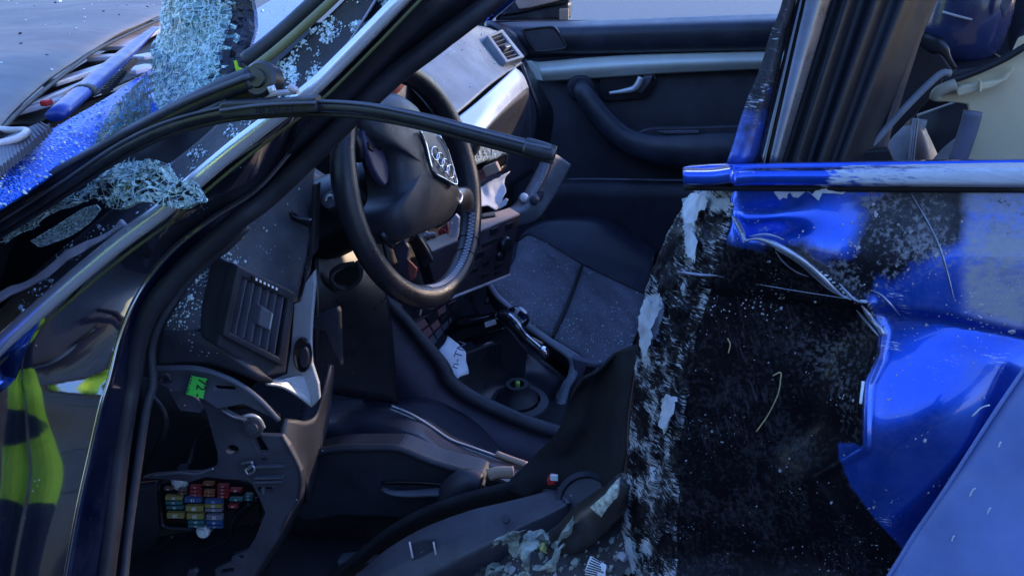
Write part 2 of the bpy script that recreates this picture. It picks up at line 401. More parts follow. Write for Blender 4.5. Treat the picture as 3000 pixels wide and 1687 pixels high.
def on_grid(G, cnt, wfn=None):
    out = []; nv, nu = len(G), len(G[0]); tries = 0
    while len(out) < cnt and tries < cnt*40:
        tries += 1
        a, b_ = random.random()*(nu-1.001), random.random()*(nv-1.001); i, j = int(a), int(b_); fa, fb = a-i, b_-j
        p = G[j][i].lerp(G[j][i+1], fa).lerp(G[j+1][i].lerp(G[j+1][i+1], fa), fb)
        if wfn and random.random() > wfn(*proj(p)): continue
        nr = (G[j][i+1]-G[j][i]).cross(G[j+1][i]-G[j][i])
        if nr.length < 1e-12: continue
        nr.normalize()
        if nr.dot(CAMP-p) < 0: nr = -nr
        out.append((p, nr))
    return out
CAR = empty('wrecked_car', (0, .9, 0))
CAR.matrix_world = Matrix.Identity(4)
tag(CAR, 'wrecked blue saloon car with its driver side torn open and the dashboard broken apart', 'car')
# ------------------------------------------------------------------ further materials
M('bar_grey', (.50, .46, .48), .4, metal=.1, dust=.2)
M('olive_gloss', (.08, .085, .025), .4, coat=.0, dust=.1)
m = M('gloss_panel', (.004, .0055, .012), .12, coat=1, var=.3, dust=.05, speck=.2)
m.node_tree.nodes['Principled BSDF'].inputs['Coat IOR'].default_value = 2.8
M('flange', (.012, .013, .018), .55, bmp=(200, .8), speck=.45, dust=.15, specscale=150)
M('leather_shiny', (.02, .022, .035), .25, bmp=(420, .2, 'v', .0004), coat=.5)
M('strut_grey', (.34, .36, .38), .6, bmp=(250, .6), var=.3)
M('door_pad', (.016, .021, .032), .38, bmp=(700, .4), dust=.12)
M('door_card', (.015, .017, .026), .6, bmp=(500, .3), dust=.08)
M('silver_strip', (.60, .65, .58), .34, metal=.15, var=.06)
M('strip_pale', (.50, .56, .50), .45, metal=.3, var=.05)
M('scratched_black', (.02, .022, .028), .45, bmp=(120, .6), speck=.8, dust=.5)
M('frame_metal', (.10, .105, .12), .3, metal=.6, dust=.15)
paint('paint_beaded', specks=0, dustw=.10, base=(.004, .12, .72))
# grains of glass over blue paint: strong round relief
m = MATS['paint_beaded']; n, l = m.node_tree.nodes, m.node_tree.links; b = n['Principled BSDF']; p = pos(n, l)
b.inputs['Specular IOR Level'].default_value = .3
for lk in list(b.inputs['Coat Weight'].links): l.remove(lk)
b.inputs['Coat Weight'].default_value = 0.0
vb = vor(n, l, 240, 'F1', p); bump(n, l, b, mth(n, l, 'SUBTRACT', 1, vb), .8, .002)
paint('paint_scratched', specks=.9, dustw=.6)
M('paint_fold_sky', (.14, .21, .46), .5, metal=.0, dust=.6, dustcol=(.22, .28, .46), bmp=(45, .35), var=.3, vscale=7, speck=.3, specscale=90)
M('wheel_pad', (.020, .022, .030), .42, bmp=(900, .4), dust=.12)
M('plate_grey', (.16, .165, .18), .35, metal=.5, dust=.1)
M('purple_plastic', (.045, .04, .085), .45, dust=.1)
M('rust_red', (.22, .05, .04), .6, dust=.2)
M('bracket_grey', (.05, .05, .065), .5, metal=.2, dust=.2)
M('screw_pale', (.50, .56, .54), .45, metal=.3)
M('silver_dash', (.50, .54, .60), .34, metal=.4, var=.05)
m = M('silver_ribbed', (.46, .48, .50), .4, metal=.3, var=.06)
n, l = m.node_tree.nodes, m.node_tree.links; wv = n.new('ShaderNodeTexWave'); wv.inputs['Scale'].default_value = 140; wv.bands_direction = 'Z'; l.new(pos(n, l), wv.inputs['Vector']); bump(n, l, n['Principled BSDF'], wv.outputs[1], .5, .001)
M('radio_face', (.03, .022, .03), .4, dust=.15)
M('rust_dull', (.20, .09, .09), .55, dust=.2)
M('pod_teal', (.22, .28, .30), .5, bmp=(120, .8), dust=.5, speck=.6)
M('console_side', (.028, .024, .045), .5, dust=.12)
M('rod_green_lit', (.35, .60, .12), .3, metal=.4)  # green light on the lever rod put into its base colour
M('pale_piping', (.32, .31, .36), .5)
M('panel_plastic', (.016, .018, .026), .42, bmp=(700, .25), dust=.08)
M('sill_plastic', (.055, .057, .074), .48, bmp=(260, .35, 'v', .0006), dust=.2)
M('tube_dark', (.03, .026, .022), .4, bmp=(40, .3), dust=.3)
M('wiper_black', (.014, .015, .018), .38, dust=.15)
M('wiper_adapter', (.02, .022, .026), .42, dust=.15)
def gpiece(name, c, alpha, rough=.06):
    m, n, l, b = NT(name); p = pos(n, l)
    v = nz(n, l, 120, 5, p); col = mixc(n, l, ramp(n, l, v, .35, .65), tuple(x*.55 for x in c), c)
    l.new(col, b.inputs['Base Color']); b.inputs['Roughness'].default_value = rough; b.inputs['Alpha'].default_value = alpha; b.inputs['Specular IOR Level'].default_value = .5
gpiece('glass_a', (.40, .60, .58), .6); gpiece('glass_b', (.62, .80, .78), .9, .2); gpiece('glass_c', (.14, .38, .36), .45); gpiece('glass_olive', (.22, .25, .14), .6, .15); gpiece('interlayer', (.16, .26, .30), .6, .2)
M('frit', (.008, .008, .010), .25, var=.2)
M('door_grit', (.34, .33, .36), .7, var=.4)
M('printed_pale', (.46, .50, .42), .8, var=.5, vscale=160)
M('paper_white', (.80, .84, .88), .6, var=.05)
M('pencil', (.12, .13, .2), .8)
M('primer', (.52, .56, .60), .6, var=.25, bmp=(90, .5), dust=.2, vscale=60)

M('bonnet_sky_grey', (.095, .092, .10), .5, metal=.0, coat=.0, spec=.35, dust=.35, var=.12, vscale=5, dustcol=(.26, .28, .32))  # grey base paints the sky reflected by the blue bonnet
MATS['bonnet_sky_grey'].node_tree.nodes['Principled BSDF'].inputs['Coat Roughness'].default_value = .25

M('leather_sky_blue', (.022, .03, .085), .25, coat=.4, var=.15)  # blue sheen of the sky put into the headrest colour
M('pillar_cloth', (.006, .0065, .010), .5, spec=.3, var=.2)
M('seat_black', (.006, .0065, .010), .6, var=.2)
M('strut_dark', (.15, .16, .17), .7, bmp=(250, .6), var=.3)
M('scuttle_black', (.006, .006, .009), .55, spec=.15, var=.3)
M('arm_lit_blue', (.003, .026, .24), .35, var=.15, dust=.06)  # blue of reflected lights painted into the wiper arm
M('crease_metal', (.30, .33, .40), .3, metal=.6, var=.3, vscale=60)
paint('paint_dark2', base=(.003, .02, .16), dustw=.05, specks=0)

m, n, l, b = NT('rescue_suit'); p = pos(n, l); sx = n.new('ShaderNodeSeparateXYZ'); l.new(p, sx.inputs[0])
zz = mth(n, l, 'ADD', sx.outputs[2], mth(n, l, 'MULTIPLY', nz(n, l, 9, 3, p), .03))
col = mixc(n, l, mth(n, l, 'GREATER_THAN', zz, .63), (.01, .012, .03), mixc(n, l, nz(n, l, 40, 5, p), (.55, .95, .02), (.72, 1.0, .05)))
l.new(col, b.inputs['Base Color']); b.inputs['Roughness'].default_value = .75; bump(n, l, b, nz(n, l, 60, 4, p), .6, .01)

M('van_paint', (.006, .006, .010), .3, coat=.6)

M('bright_moulding', (.85, .87, .90), .22, metal=.7, var=.06, dust=.1)
m, n, l, b = NT('crack_web'); p = pos(n, l); pw = n.new('ShaderNodeVectorMath'); pw.operation = 'ADD'; l.new(p, pw.inputs[0])
nn_ = n.new('ShaderNodeTexNoise'); nn_.inputs['Scale'].default_value = 30; l.new(p, nn_.inputs['Vector']); sc_ = n.new('ShaderNodeVectorMath'); sc_.operation = 'SCALE'; sc_.inputs['Scale'].default_value = .02; l.new(nn_.outputs['Color'], sc_.inputs[0]); l.new(sc_.outputs[0], pw.inputs[1])
e1 = mth(n, l, 'LESS_THAN', vor(n, l, 34, 'DISTANCE_TO_EDGE', pw.outputs[0]), .018); e2 = mth(n, l, 'LESS_THAN', vor(n, l, 90, 'DISTANCE_TO_EDGE', pw.outputs[0]), .028)
e3 = mth(n, l, 'MULTIPLY', ramp(n, l, nz(n, l, 45, 6, p, .7), .60, .72), .5)
al = mth(n, l, 'MAXIMUM', mth(n, l, 'MAXIMUM', e1, mth(n, l, 'MULTIPLY', e2, .7)), e3)
l.new(mth(n, l, 'MULTIPLY', al, .6), b.inputs['Alpha']); l.new(mixc(n, l, nz(n, l, 20, 3, p), (.45, .68, .64), (.75, .88, .86)), b.inputs['Base Color']); b.inputs['Roughness'].default_value = .3
# ------------------------------------------------------------------ setting
g = mesh_obj('ground', [(-300, -300, 0), (300, -300, 0), (300, 300, 0), (-300, 300, 0)], [(0, 1, 2, 3)], 'asphalt'); tag(g, kind='structure')
bd = empty('building', (-14, -18, 0))
tag(bd, 'dark rendered building across the road behind the viewer', 'building')
def bbox(nm, x0, x1, y0, y1, z0, z1, mt):
    o = obox(nm, Vector(((x0+x1)/2, (y0+y1)/2, (z0+z1)/2)), Vector(((x1-x0)/2, 0, 0)), Vector((0, (y1-y0)/2, 0)), Vector((0, 0, (z1-z0)/2)), mt, bd, 0); o.matrix_parent_inverse = Matrix.Translation(-bd.location); return o
bbox('wall', -34, 1.5, -30, -18, 0, 8.6, 'render'); bbox('roof', -34.4, 1.9, -30.4, -17.6, 8.6, 9.0, 'plastic_grey')
for i in range(9):
    for z_ in (1.2, 4.6): bbox('window', -32+i*3.7, -30.4+i*3.7, -18.05, -17.95, z_, z_+2.0, 'window_dark')
bbox('door', -1.6, -.5, -18.06, -17.94, 0, 2.2, 'window_dark')
VO = Vector((-.4, -4.6, 0)); vn_ = empty('reflection_van', VO); tag(vn_, 'unseen dark van added behind the viewpoint to darken the pillar reflection', 'van')  # unseen van, added to darken reflections and cut ambient light
def vput(o): o.matrix_parent_inverse = Matrix.Translation(-VO); return o
prof = [(-5.2, .35), (-5.2, 1.05), (-4.3, 1.25), (-3.6, 2.05), (-3.2, 2.2), (-.2, 2.25), (-.1, 1.2), (-.1, .35)]
vv = [Vector((x+2.2, y, z)) for y in (-3.7, -5.6) for x, z in prof]; nn = len(prof)
vo = vput(mesh_obj('body', vv, [tuple(range(nn)), tuple(range(2*nn-1, nn-1, -1))]+[(i, i+nn, (i+1) % nn+nn, (i+1) % nn) for i in range(nn)], 'van_paint', vn_, smooth=False)); bv = vo.modifiers.new('b', 'BEVEL'); bv.width = .08; bv.segments = 3  # body and paint of the added unseen van
for x0, x1 in ((-3.9, -3.0), (-2.8, -1.6), (-1.5, -.4)): vput(obox('window', Vector(((x0+x1)/2+2.2, -3.695, 1.65)), Vector(((x1-x0)/2, 0, 0)), Vector((0, .02, 0)), Vector((0, 0, .28)), 'window_dark', vn_, .01))  # windows of the added unseen van
for x_ in (-4.3, -1.1):
    for y_ in (-3.75, -5.55): vput(lathe('reflection_van_wheel', Vector((x_+2.2, y_, .34)), Vector((0, 1, 0)), ((.2, -.1), (.34, -.1), (.34, .1), (.2, .1), (.18, .06), (0, .06)), 'rubber', vn_, 28))
# ------------------------------------------------------------------ bonnet, scuttle, windscreen base
edge0 = [(-420, 1330), (-200, 1120), (0, 930), (130, 800), (390, 590), (640, 400), (800, 310), (1000, 215), (1180, 135), (1420, 25), (1640, -60)]
E0 = qz(0, edge0, .955)
def bonnet_fn(p, a, b_):
    p = p + Vector((0, 0, .012*math.sin(b_*3.1)+noise.noise(p*3.5)*.006)); return p
rowsB = [E0, [p+Vector((-.12, .02, .012)) for p in E0], [p+Vector((-.5, .06, -.005)) for p in E0], [p+Vector((-1.0, .08, -.06)) for p in E0], [p+Vector((-1.3, .08, -.16)) for p in E0]]
sheet('bonnet', rowsB, 'bonnet_sky_grey', CAR, 70, 40, .004, fn=bonnet_fn, key='bonnet')
tube('bonnet_seal', [p+Vector((.004, 0, -.005)) for p in E0], .003, 'black', CAR, 8, 60)
S1 = qz(0, [(-420, 1370), (-200, 1160), (0, 990), (190, 960), (430, 860), (700, 720), (1140, 520), (1500, 300), (1750, 160)], .915)
sheet('scuttle_panel', [[p+Vector((-.03, 0, -.03)) for p in E0], S1], 'scuttle_black', CAR, 50, 8, .003)
# pale bars standing for bands of light reflected in the black scuttle
for a, b_, wd in (((100, 850), (560, 725), 15), ((110, 845), (700, 600), 16), ((350, 640), (820, 490), 20), ((660, 440), (900, 425), 22), ((720, 372), (1175, 165), 44), ((1010, 440), (1150, 415), 20), ((930, 545), (1130, 500), 24), ((430, 770), (620, 700), 12)):
    A, B = PZ(0, *a, .934), PZ(0, *b_, .934)
    d = (B-A).normalized(); s = d.cross(Vector((0, 0, 1)))
    wv = (PZ(0, a[0]/2+b_[0]/2, a[1]/2+b_[1]/2-wd, .934)-(A+B)/2).length*.5
    obox('scuttle_reflection', (A+B)/2+s*wv*.3, d*((B-A).length/2), s*wv*.8, Vector((0, 0, .004)), 'bar_grey', CAR, .002)
obox('red_clip', PZ(0, 350, 775, .945), Vector((.005, .001, 0)), Vector((0, .007, 0)), Vector((0, 0, .004)), 'red', CAR, .002)
# blue painted scuttle under the windscreen base, covered with glass grains
T0 = qz(0, [(-420, 1400), (-150, 1360), (20, 1180), (330, 1010), (520, 900), (800, 740), (1140, 520), (1450, 350), (1800, 150), (2150, -60)], .925)
T1 = qz(0, [(-420, 1900), (-100, 1650), (200, 1450), (690, 1130), (1000, 960), (1400, 770), (1700, 600), (1950, 470), (2300, 200), (2550, -20)], .905)
sheet('lower_windscreen', [T0, [a.lerp(b_, .5)+Vector((0, 0, .006)) for a, b_ in zip(T0, T1)], T1], 'paint_beaded', CAR, 60, 20, .004, key='lowscreen')
# cowl grille: frame and slats
gr = empty('cowl_grille', (0, 0, 0), CAR)
sheet('grille_base', [qz(0, [(-100, 1010), (60, 985), (200, 960), (380, 940)], .94), qz(0, [(-100, 1370), (40, 1270), (200, 1150), (400, 990)], .93)], 'plastic', gr, 16, 6, .004)
for i in range(17):
    t = i/16; a = Vector((-60+t*370, 1120-t*170)); b_ = Vector((-40+t*420, 1330-t*340))
    A, B = PZ(0, a.x, a.y, .947), PZ(0, b_.x, b_.y, .94); d = (B-A)/2; s = d.cross(Vector((0, 0, 1))).normalized()
    obox('slat', (A+B)/2, d, s*.0022, Vector((0, 0, .005)), 'plastic_grey', gr, .001)
tube('grille_rim', qz(0, [(-80, 965), (60, 985), (185, 985), (195, 1005), (120, 1050), (-40, 1090)], .952), .004, 'bar_grey', gr, 8, 24)
# passenger wiper arm
wa = empty('wiper_arm', (0, 0, 0), CAR)
A, B = PZ(0, 420, 870, .975), PZ(0, 1165, 215, .985)
wpts = [A, A.lerp(B, .2), A.lerp(B, .5), A.lerp(B, .8), B]
tube('arm', wpts, [.011, .013, .0125, .010, .006], 'arm_lit_blue', wa, 12, 24, flat=(Vector((0, 0, 1)), .6))
tube('joint', [A.lerp(B, .17)+Vector((0, 0, -.001)), A.lerp(B, .20)+Vector((0, 0, -.001))], .0142, 'black', wa, 12, 2, flat=(Vector((0, 0, 1)), .6))
C0, C1 = PZ(0, 800, 690, .955), PZ(0, 1010, 460, .955)
for i in range(14):
    p = C0.lerp(C1, i/13); obox('tooth', p, Vector((.0012, 0, 0)), Vector((0, .009, 0)), Vector((0, 0, .004)), 'black', wa, 0)
# ------------------------------------------------------------------ front pillar on the driver's side
CH = [(-260, 2860), (0, 2600), (280, 2350), (560, 2105), (900, 1825), (1220, 1590), (1400, 1430), (1800, 1095), (2290, 720), (2574, 455), (3015, 0), (3300, -310), (3800, -900)]
CHY = [.0, .01, .02, .03, .04, .05, .055, .07, .085, .1, .12, .145, .2]
ch = [PY(0, a, b_, y) for (a, b_), y in zip(CH, CHY)]
tube('pillar_moulding', ch, [.0105, .0105, .010, .009, .008, .008], 'bright_moulding', CAR, 14, 90)
off = [p + Vector((.006, -.001, -.010)) for p in ch]
tube('moulding_edge', [p+Vector((.003, 0, -.003)) for p in off], .0018, 'olive_gloss', CAR, 8, 90)
# windscreen flange with broken glass on it
FL = [(-260, 2560), (0, 2330), (300, 2020), (700, 1690), (1150, 1330), (1500, 1060), (1780, 790), (2000, 560), (2250, 330), (2540, 60), (2700, -110)]
fl = [PY(0, a, b_, .13+.02*i/10) for i, (a, b_) in enumerate(FL)]
flb = cr(ch[:11], 11)
sheet('windscreen_flange', [fl, [a.lerp(b_, .5)+Vector((0, .012, 0)) for a, b_ in zip(fl, flb)], [p+Vector((-.004, .008, 0)) for p in flb]], 'flange', CAR, 80, 14, .003, key='flange')
tube('adhesive_bead', q(0, [(1850, 560, .135), (2050, 410, .14), (2250, 240, .145), (2480, 30, .15), (2600, -90, .152)]), .009, 'olive', CAR, 8, 30, flat=(Vector((.5, 0, .8)), .6))
tube('windscreen_seal', q(0, [(1860, 470, .16), (2000, 370, .165), (2180, 220, .17), (2400, 20, .175), (2560, -120, .18)]), .012, 'rubber', CAR, 10, 30)
# inner dark closing panel below the flange (dash underside of the windscreen opening)
sheet('bulkhead', [q(0, [(-300, 1800, .3), (600, 1350, .35), (1500, 800, .4), (2300, 150, .45)]), q(0, [(-300, 2700, .2), (700, 1950, .22), (1600, 1250, .25), (2500, 600, .3)])], 'black', CAR, 12, 6, .004)
# outer pillar panel (body side) down to the hinge post
PL0 = [p+Vector((.004, .002, -.012)) for p in ch[:12]]
SEAL = [(3, 2500, -420, .17), (3, 2090, -20, .15), (3, 1800, 210, .13), (3, 1500, 470, .115), (3, 1250, 730, .10), (3, 1110, 930, .09), (3, 1030, 1170, .085), (3, 985, 1449, .08), (6, 960, 150, .072), (6, 890, 600, .052), (6, 840, 1050, .028), (6, 790, 1449, .005), (6, 760, 1750, -.01)]
SE = [PY(k, x, y, yy) for k, x, y, yy in SEAL]
PANR = [(3, 2300, -420, .165), (3, 1960, -30, .14), (3, 1600, 210, .12), (3, 1330, 420, .105), (3, 1120, 660, .09), (3, 1000, 860, .070), (3, 900, 1120, .050), (3, 830, 1400, .028), (6, 770, 150, .012), (6, 690, 500, -.006), (6, 590, 950, -.034), (6, 500, 1449, -.062), (6, 460, 1750, -.078)]
PR = [PY(k, x, y, yy) for k, x, y, yy in PANR]
PANL = [(1, 440, -260, .14), (0, 2330, 760, .09), (0, 1600, 1330, .06), (3, 1000, 360, .045), (3, 620, 650, .03), (3, 330, 900, .02), (3, 60, 1140, .01), (3, -140, 1360, .005), (6, -180, 100, -.005), (6, -240, 500, -.022), (6, -260, 950, -.048), (6, -280, 1449, -.076), (6, -300, 1750, -.09)]
PLl = [PY(k, x, y, yy) for k, x, y, yy in PANL]
def bow(a, b_, t, h): return a.lerp(b_, t)+Vector((-.2, -1, .25)).normalized()*h*4*t*(1-t)
def panel_fn(p, a, b_): 
    k = math.exp(-((b_-.62)/.09)**2)*.004*math.sin(a*5.5)
    return p+Vector((0, -1, 0))*k
rowsP = [[bow(a, b_, t, .006) for i, (a, b_) in enumerate(zip(PLl, PR))] for t in (0, .12, .3, .5, .7, .88, 1)]
rowsP = [list(r) for r in zip(*rowsP)]
sheet('pillar_panel', rowsP, 'gloss_panel', CAR, 40, 90, .003, fn=panel_fn, key='panel')
# dark return face between the body side and the seal, with a raised edge
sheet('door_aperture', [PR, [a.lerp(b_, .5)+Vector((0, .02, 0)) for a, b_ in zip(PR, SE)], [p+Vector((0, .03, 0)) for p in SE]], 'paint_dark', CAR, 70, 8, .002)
tube('aperture_edge', [p+Vector((0, -.002, 0)) for p in PR], .0028, 'gloss_panel', CAR, 8, 90)
SE2 = q(1, [(1500, -330, .25), (1150, 0, .215), (700, 340, .195), (300, 660, .18)])+SE[1:]
tube('door_seal', SE2, [.010, .0125, .0125, .012, .0125, .0125, .013, .013], 'rubber', CAR, 14, 110)
lip = [PY(k, x, y, yy+.012) for k, x, y, yy in [(3, 1860, 260, .14), (3, 1700, 420, .13), (3, 1480, 600, .12), (3, 1320, 800, .11), (3, 1190, 1010, .10), (3, 1140, 1200, .095), (3, 1150, 1449, .09), (6, 1100, 200, .078), (6, 1040, 600, .06), (6, 970, 1100, .035), (6, 930, 1500, .01)]]
tube('seal_lip', lip, .006, 'plastic', CAR, 8, 60)
# inner pillar trim
T_L = [(1, -500, 1020, .15), (1, -200, 760, .155), (1, 0, 560, .165), (1, 200, 350, .175), (1, 400, 130, .185), (1, 560, -60, .195), (1, 900, -450, .23)]
T_R = [(3, 1900, 225, .17), (3, 2090, 0, .18), (1, 240, 780, .20), (1, 450, 590, .215), (1, 700, 370, .225), (1, 960, 165, .235), (1, 1190, 0, .25), (1, 1600, -380, .29)]
tl = cr([PY(*a) for a in T_L], 9); tr = cr([PY(*a) for a in T_R], 9)
sheet('pillar_trim', [tl, [a.lerp(b_, .45)+Vector((.01, -.014, .004)) for a, b_ in zip(tl, tr)], tr], 'plastic_smooth', CAR, 50, 12, .004)
# gap strip between moulding and trim
sheet('pillar_skin', [[p+Vector((.004, .006, -.008)) for p in ch[6:]], cr([p+Vector((.0, .012, 0)) for p in tl], 7)], 'gloss_panel', CAR, 30, 6, .002)
# roof, far pillars and rear body (they shade the cabin)
rt_ = [[Vector((x, y, 1.40+.05*math.sin((y-.2)/1.4*3.14)-.06*abs(x-.55)**2)) for y in (.22, .35, .6, .9, 1.2, 1.45, 1.58)] for x in (-.02, .3, .7, 1.1, 1.5)]
sheet('roof', rt_, 'paint_blue', CAR, 14, 12, .03)
tube('roof_rail', [ch[-1], Vector((-.05, .24, 1.36)), Vector((.3, .24, 1.41)), Vector((.9, .24, 1.42)), Vector((1.5, .25, 1.36))], .03, 'paint_blue', CAR, 10, 30)
tube('far_front_pillar', [Vector((-.62, 1.66, .93)), PY(1, 1050, 120, 1.68), Vector((-.35, 1.62, 1.13)), Vector((.0, 1.55, 1.40))], .028, 'paint_blue', CAR, 10, 16)
tube('far_centre_pillar', [Vector((.60, 1.66, .5)), Vector((.62, 1.66, .93)), Vector((.68, 1.56, 1.40))], .045, 'plastic', CAR, 10, 12)
sheet('rear_quarter', [[Vector((.95, .04, .1)), Vector((1.4, .0, .1)), Vector((2.1, .1, .1))], [Vector((.95, .0, .5)), Vector((1.4, -.03, .6)), Vector((2.2, .08, .6))], [Vector((.95, .03, .93)), Vector((1.5, .04, .97)), Vector((2.2, .15, .98))]], 'paint_blue', CAR, 12, 10, .004)
sheet('boot_lid', [[Vector((1.55, .12, 1.0)), Vector((1.55, 1.65, 1.0))], [Vector((2.2, .15, .98)), Vector((2.2, 1.6, .98))]], 'paint_blue', CAR, 6, 4, .004)
sheet('near_wing', [[p+Vector((-.0, -.02, -.04)) for p in PLl[6:]], [p+Vector((-.45, -.02, -.02)) for p in PLl[6:]], [p+Vector((-.9, .0, -.03)) for p in PLl[6:]]], 'paint_blue', CAR, 14, 10, .003)
# floor pan and firewall
sheet('floor_pan', [[Vector((-1.0, .1, .2)), Vector((.2, .1, .22)), Vector((1.5, .1, .22))], [Vector((-1.0, 1.65, .2)), Vector((.2, 1.65, .22)), Vector((1.5, 1.65, .22))]], 'carpet', CAR, 8, 6, .02)
sheet('firewall', [[Vector((-1.0, .12, .2)), Vector((-1.0, 1.66, .2))], [Vector((-1.02, .12, .6)), Vector((-1.02, 1.66, .6))], [Vector((-.98, .2, .90)), Vector((-.98, 1.66, .90))]], 'black', CAR, 6, 8, .01)
sheet('rear_bulkhead', [[Vector((1.45, .1, .2)), Vector((1.45, 1.66, .2))], [Vector((1.5, .15, .98)), Vector((1.5, 1.62, .98))]], 'carpet', CAR, 4, 4, .01)
sheet('passenger_side_wall', [[Vector((-1.1, 1.68, .1)), Vector((1.5, 1.68, .1))], [Vector((-1.1, 1.72, .5)), Vector((1.5, 1.72, .5))], [Vector((-1.1, 1.70, .90)), Vector((1.5, 1.70, .905))]], 'black', CAR, 8, 8, .01)
# ------------------------------------------------------------------ rear door
def sstep(a, b_, x):
    t = max(0, min(1, (x-a)/(b_-a))); return t*t*(3-2*t)
def segd(p, a, b_):
    ax, ay = a; bx, by = b_; t = max(0, min(1, ((p[0]-ax)*(bx-ax)+(p[1]-ay)*(by-ay))/((bx-ax)**2+(by-ay)**2+1e-9)))
    return math.hypot(p[0]-ax-t*(bx-ax), p[1]-ay-t*(by-ay))
def pip(p, poly):
    c = False; j = len(poly)-1
    for i in range(len(poly)):
        if (poly[i][1] > p[1]) != (poly[j][1] > p[1]) and p[0] < (poly[j][0]-poly[i][0])*(p[1]-poly[i][1])/(poly[j][1]-poly[i][1])+poly[i][0]: c = not c
        j = i
    return c
def sdp(p, poly):
    d = min(segd(p, poly[i], poly[(i+1) % len(poly)]) for i in range(len(poly))); return d if pip(p, poly) else -d
CREASE = [px(5, *p) for p in ((330, -30), (380, 180), (470, 370), (640, 380), (900, 510), (1150, 690), (1280, 810), (1400, 840), (1500, 1060), (1470, 1250), (1385, 1449))]+[px(8, 1370, 480)]
DENT = CREASE+[(2380, 1400), (2480, 1560), (2600, 1750), (1700, 1750), (1700, 560)]
CHL = [(1900, 820), (2500, 885), (2750, 915), (3000, 968), (3200, 1020)]
def chl(u):
    for a, b_ in zip(CHL, CHL[1:]):
        if u <= b_[0]: return a[1]+(b_[1]-a[1])*(u-a[0])/(b_[0]-a[0])
    return CHL[-1][1]
def door_y(u, v):
    y = .004-.028*math.sin(math.pi*max(0, min(1, (v-540)/1300)))
    y += .012*sstep(800, 540, v)                               # upper door leans inwards
    d = v-chl(u); y += .012*sstep(-4, 26, d)-.030*sstep(20, 420, d)*sstep(2350, 2600, u)   # character line, then bulge
    s = sdp((u, v), DENT); y += .030*sstep(-10, 150, s)-.006*math.exp(-(s/14.0)**2)
    a_, b__ = px(10, 1560, 430), px(10, 640, 1360); dl_ = segd((u, v), a_, b__); sgn = ((b__[0]-a_[0])*(v-a_[1])-(b__[1]-a_[1])*(u-a_[0]))
    y -= .016*math.exp(-(dl_/150.0)**2)*sstep(-30, 120, d)
    y += .016*math.exp(-(((u-2230)/120)**2+((v-640)/55)**2))-.016*math.exp(-(((u-2300)/130)**2+((v-720)/60)**2))   # buckle
    y += noise.noise(Vector((u/260, v/260, 3)))*.008*sstep(2900, 2200, u)+noise.noise(Vector((u/70, v/70, 9)))*.0016*sstep(2600,2200,u)
    return y
DL = [(1845, 462), (1838, 560), (1815, 650), (1778, 760), (1748, 860), (1728, 1000), (1712, 1150), (1704, 1300), (1700, 1480)]
DL = [px(9, *p) for p in DL]
def at_v(poly, v):
    for a, b_ in zip(poly, poly[1:]):
        if v <= b_[1]: return a[0]+(b_[0]-a[0])*max(0, (v-a[1])/(b_[1]-a[1]))
    return poly[-1][0]
DARK = [px(5, *p) for p in ((-40, 240), (300, 330), (440, 420), (660, 390), (900, 380), (1150, 560), (1430, 640), (1420, 840), (1500, 1060), (1480, 1250), (1370, 1449))]+[px(8, *p) for p in ((1368, 490), (1290, 455), (1180, 450), (1185, 560), (1270, 750), (1450, 1000), (1660, 1240), (1760, 1500))]+[(1600, 1760), (1700, 900)]  # dark reflection in the door painted here, together with real black smears
DARK2 = [px(10, *p) for p in ((540, 335), (770, 335), (800, 220), (740, 150), (1000, 135), (1160, 150), (1140, 300), (1000, 360), (900, 470), (885, 540), (820, 520), (700, 420))]
def dirt_reflf(u, v):
    a = .5+sdp((u, v), DARK)/(50+120*sstep(1100, 900, v)); b_ = .15+.48*max(0, min(1, .5+sdp((u, v), DARK2)/90)); c = .22*sstep(990, 800, v)*sstep(2560, 2620, u)
    return max(0, min(1, max(a, b_+c)))
GRIME = [px(10, *p) for p in ((760, 140), (1170, 140), (1170, 420), (1000, 420), (930, 560), (830, 520), (720, 420), (770, 300))]
GRIME2 = [px(10, *p) for p in ((590, 520), (880, 560), (890, 760), (840, 980), (700, 1020), (640, 800), (560, 640))]
def grimef(u, v):
    return max(0, min(1, max(.95*max(0, .5+sdp((u, v), GRIME)/80), .28*max(0, .5+sdp((u, v), GRIME2)/90), .45*max(0, .5+sdp((u, v), SKY_DUST)/60), .10)))
SKY_DUST = [px(5, *p) for p in ((2110, -120), (2125, 300), (2105, 600), (2130, 900), (2300, 960), (2700, 1060), (2700, -120))]  # zone where reflected sky is painted in with the dust
SKY_DUST2 = [px(5, *p) for p in ((1250, 60), (2110, -60), (2110, 560), (1800, 420), (1400, 380))]
def sky_dustf(u, v):
    return max(0, min(1, max(.5+sdp((u, v), SKY_DUST)/40, .20*max(0, min(1, .5+sdp((u, v), SKY_DUST2)/120)))))
N1, N2 = 150, 130
G = []
for j in range(N2):
    v = 532+(1760-532)*j/(N2-1); ul = at_v(DL, v); r = []
    for i in range(N1):
        u = ul+(3130-ul)*i/(N1-1); r.append(PY(None, u, v, door_y(u, v)))
    G.append(r)
GRID['door'] = G
rd = empty('rear_door', (0, 0, 0), CAR)
def scuff_door(u, v):
    d = min(segd((u, v), a, b_) for a, b_ in zip(CREASE[1:9], CREASE[2:9])); k = math.exp(-(d/7)**2)*.95
    band = .45*math.exp(-((v-555)/16.0)**2)*sstep(2520, 2430, u)*sstep(2270, 2330, u)
    return max(k, band*1.8, .50-.22*sstep(.45, .75, dirt_reflf(u, v))+.10*noise.noise(Vector((u/90, v/90, 5))))
grid_mesh('door_skin', G, 'paint_door', rd, .003, attrs={'dirt_refl': dirt_reflf, 'scuff_sky': scuff_door, 'film': sky_dustf, 'grime': grimef})
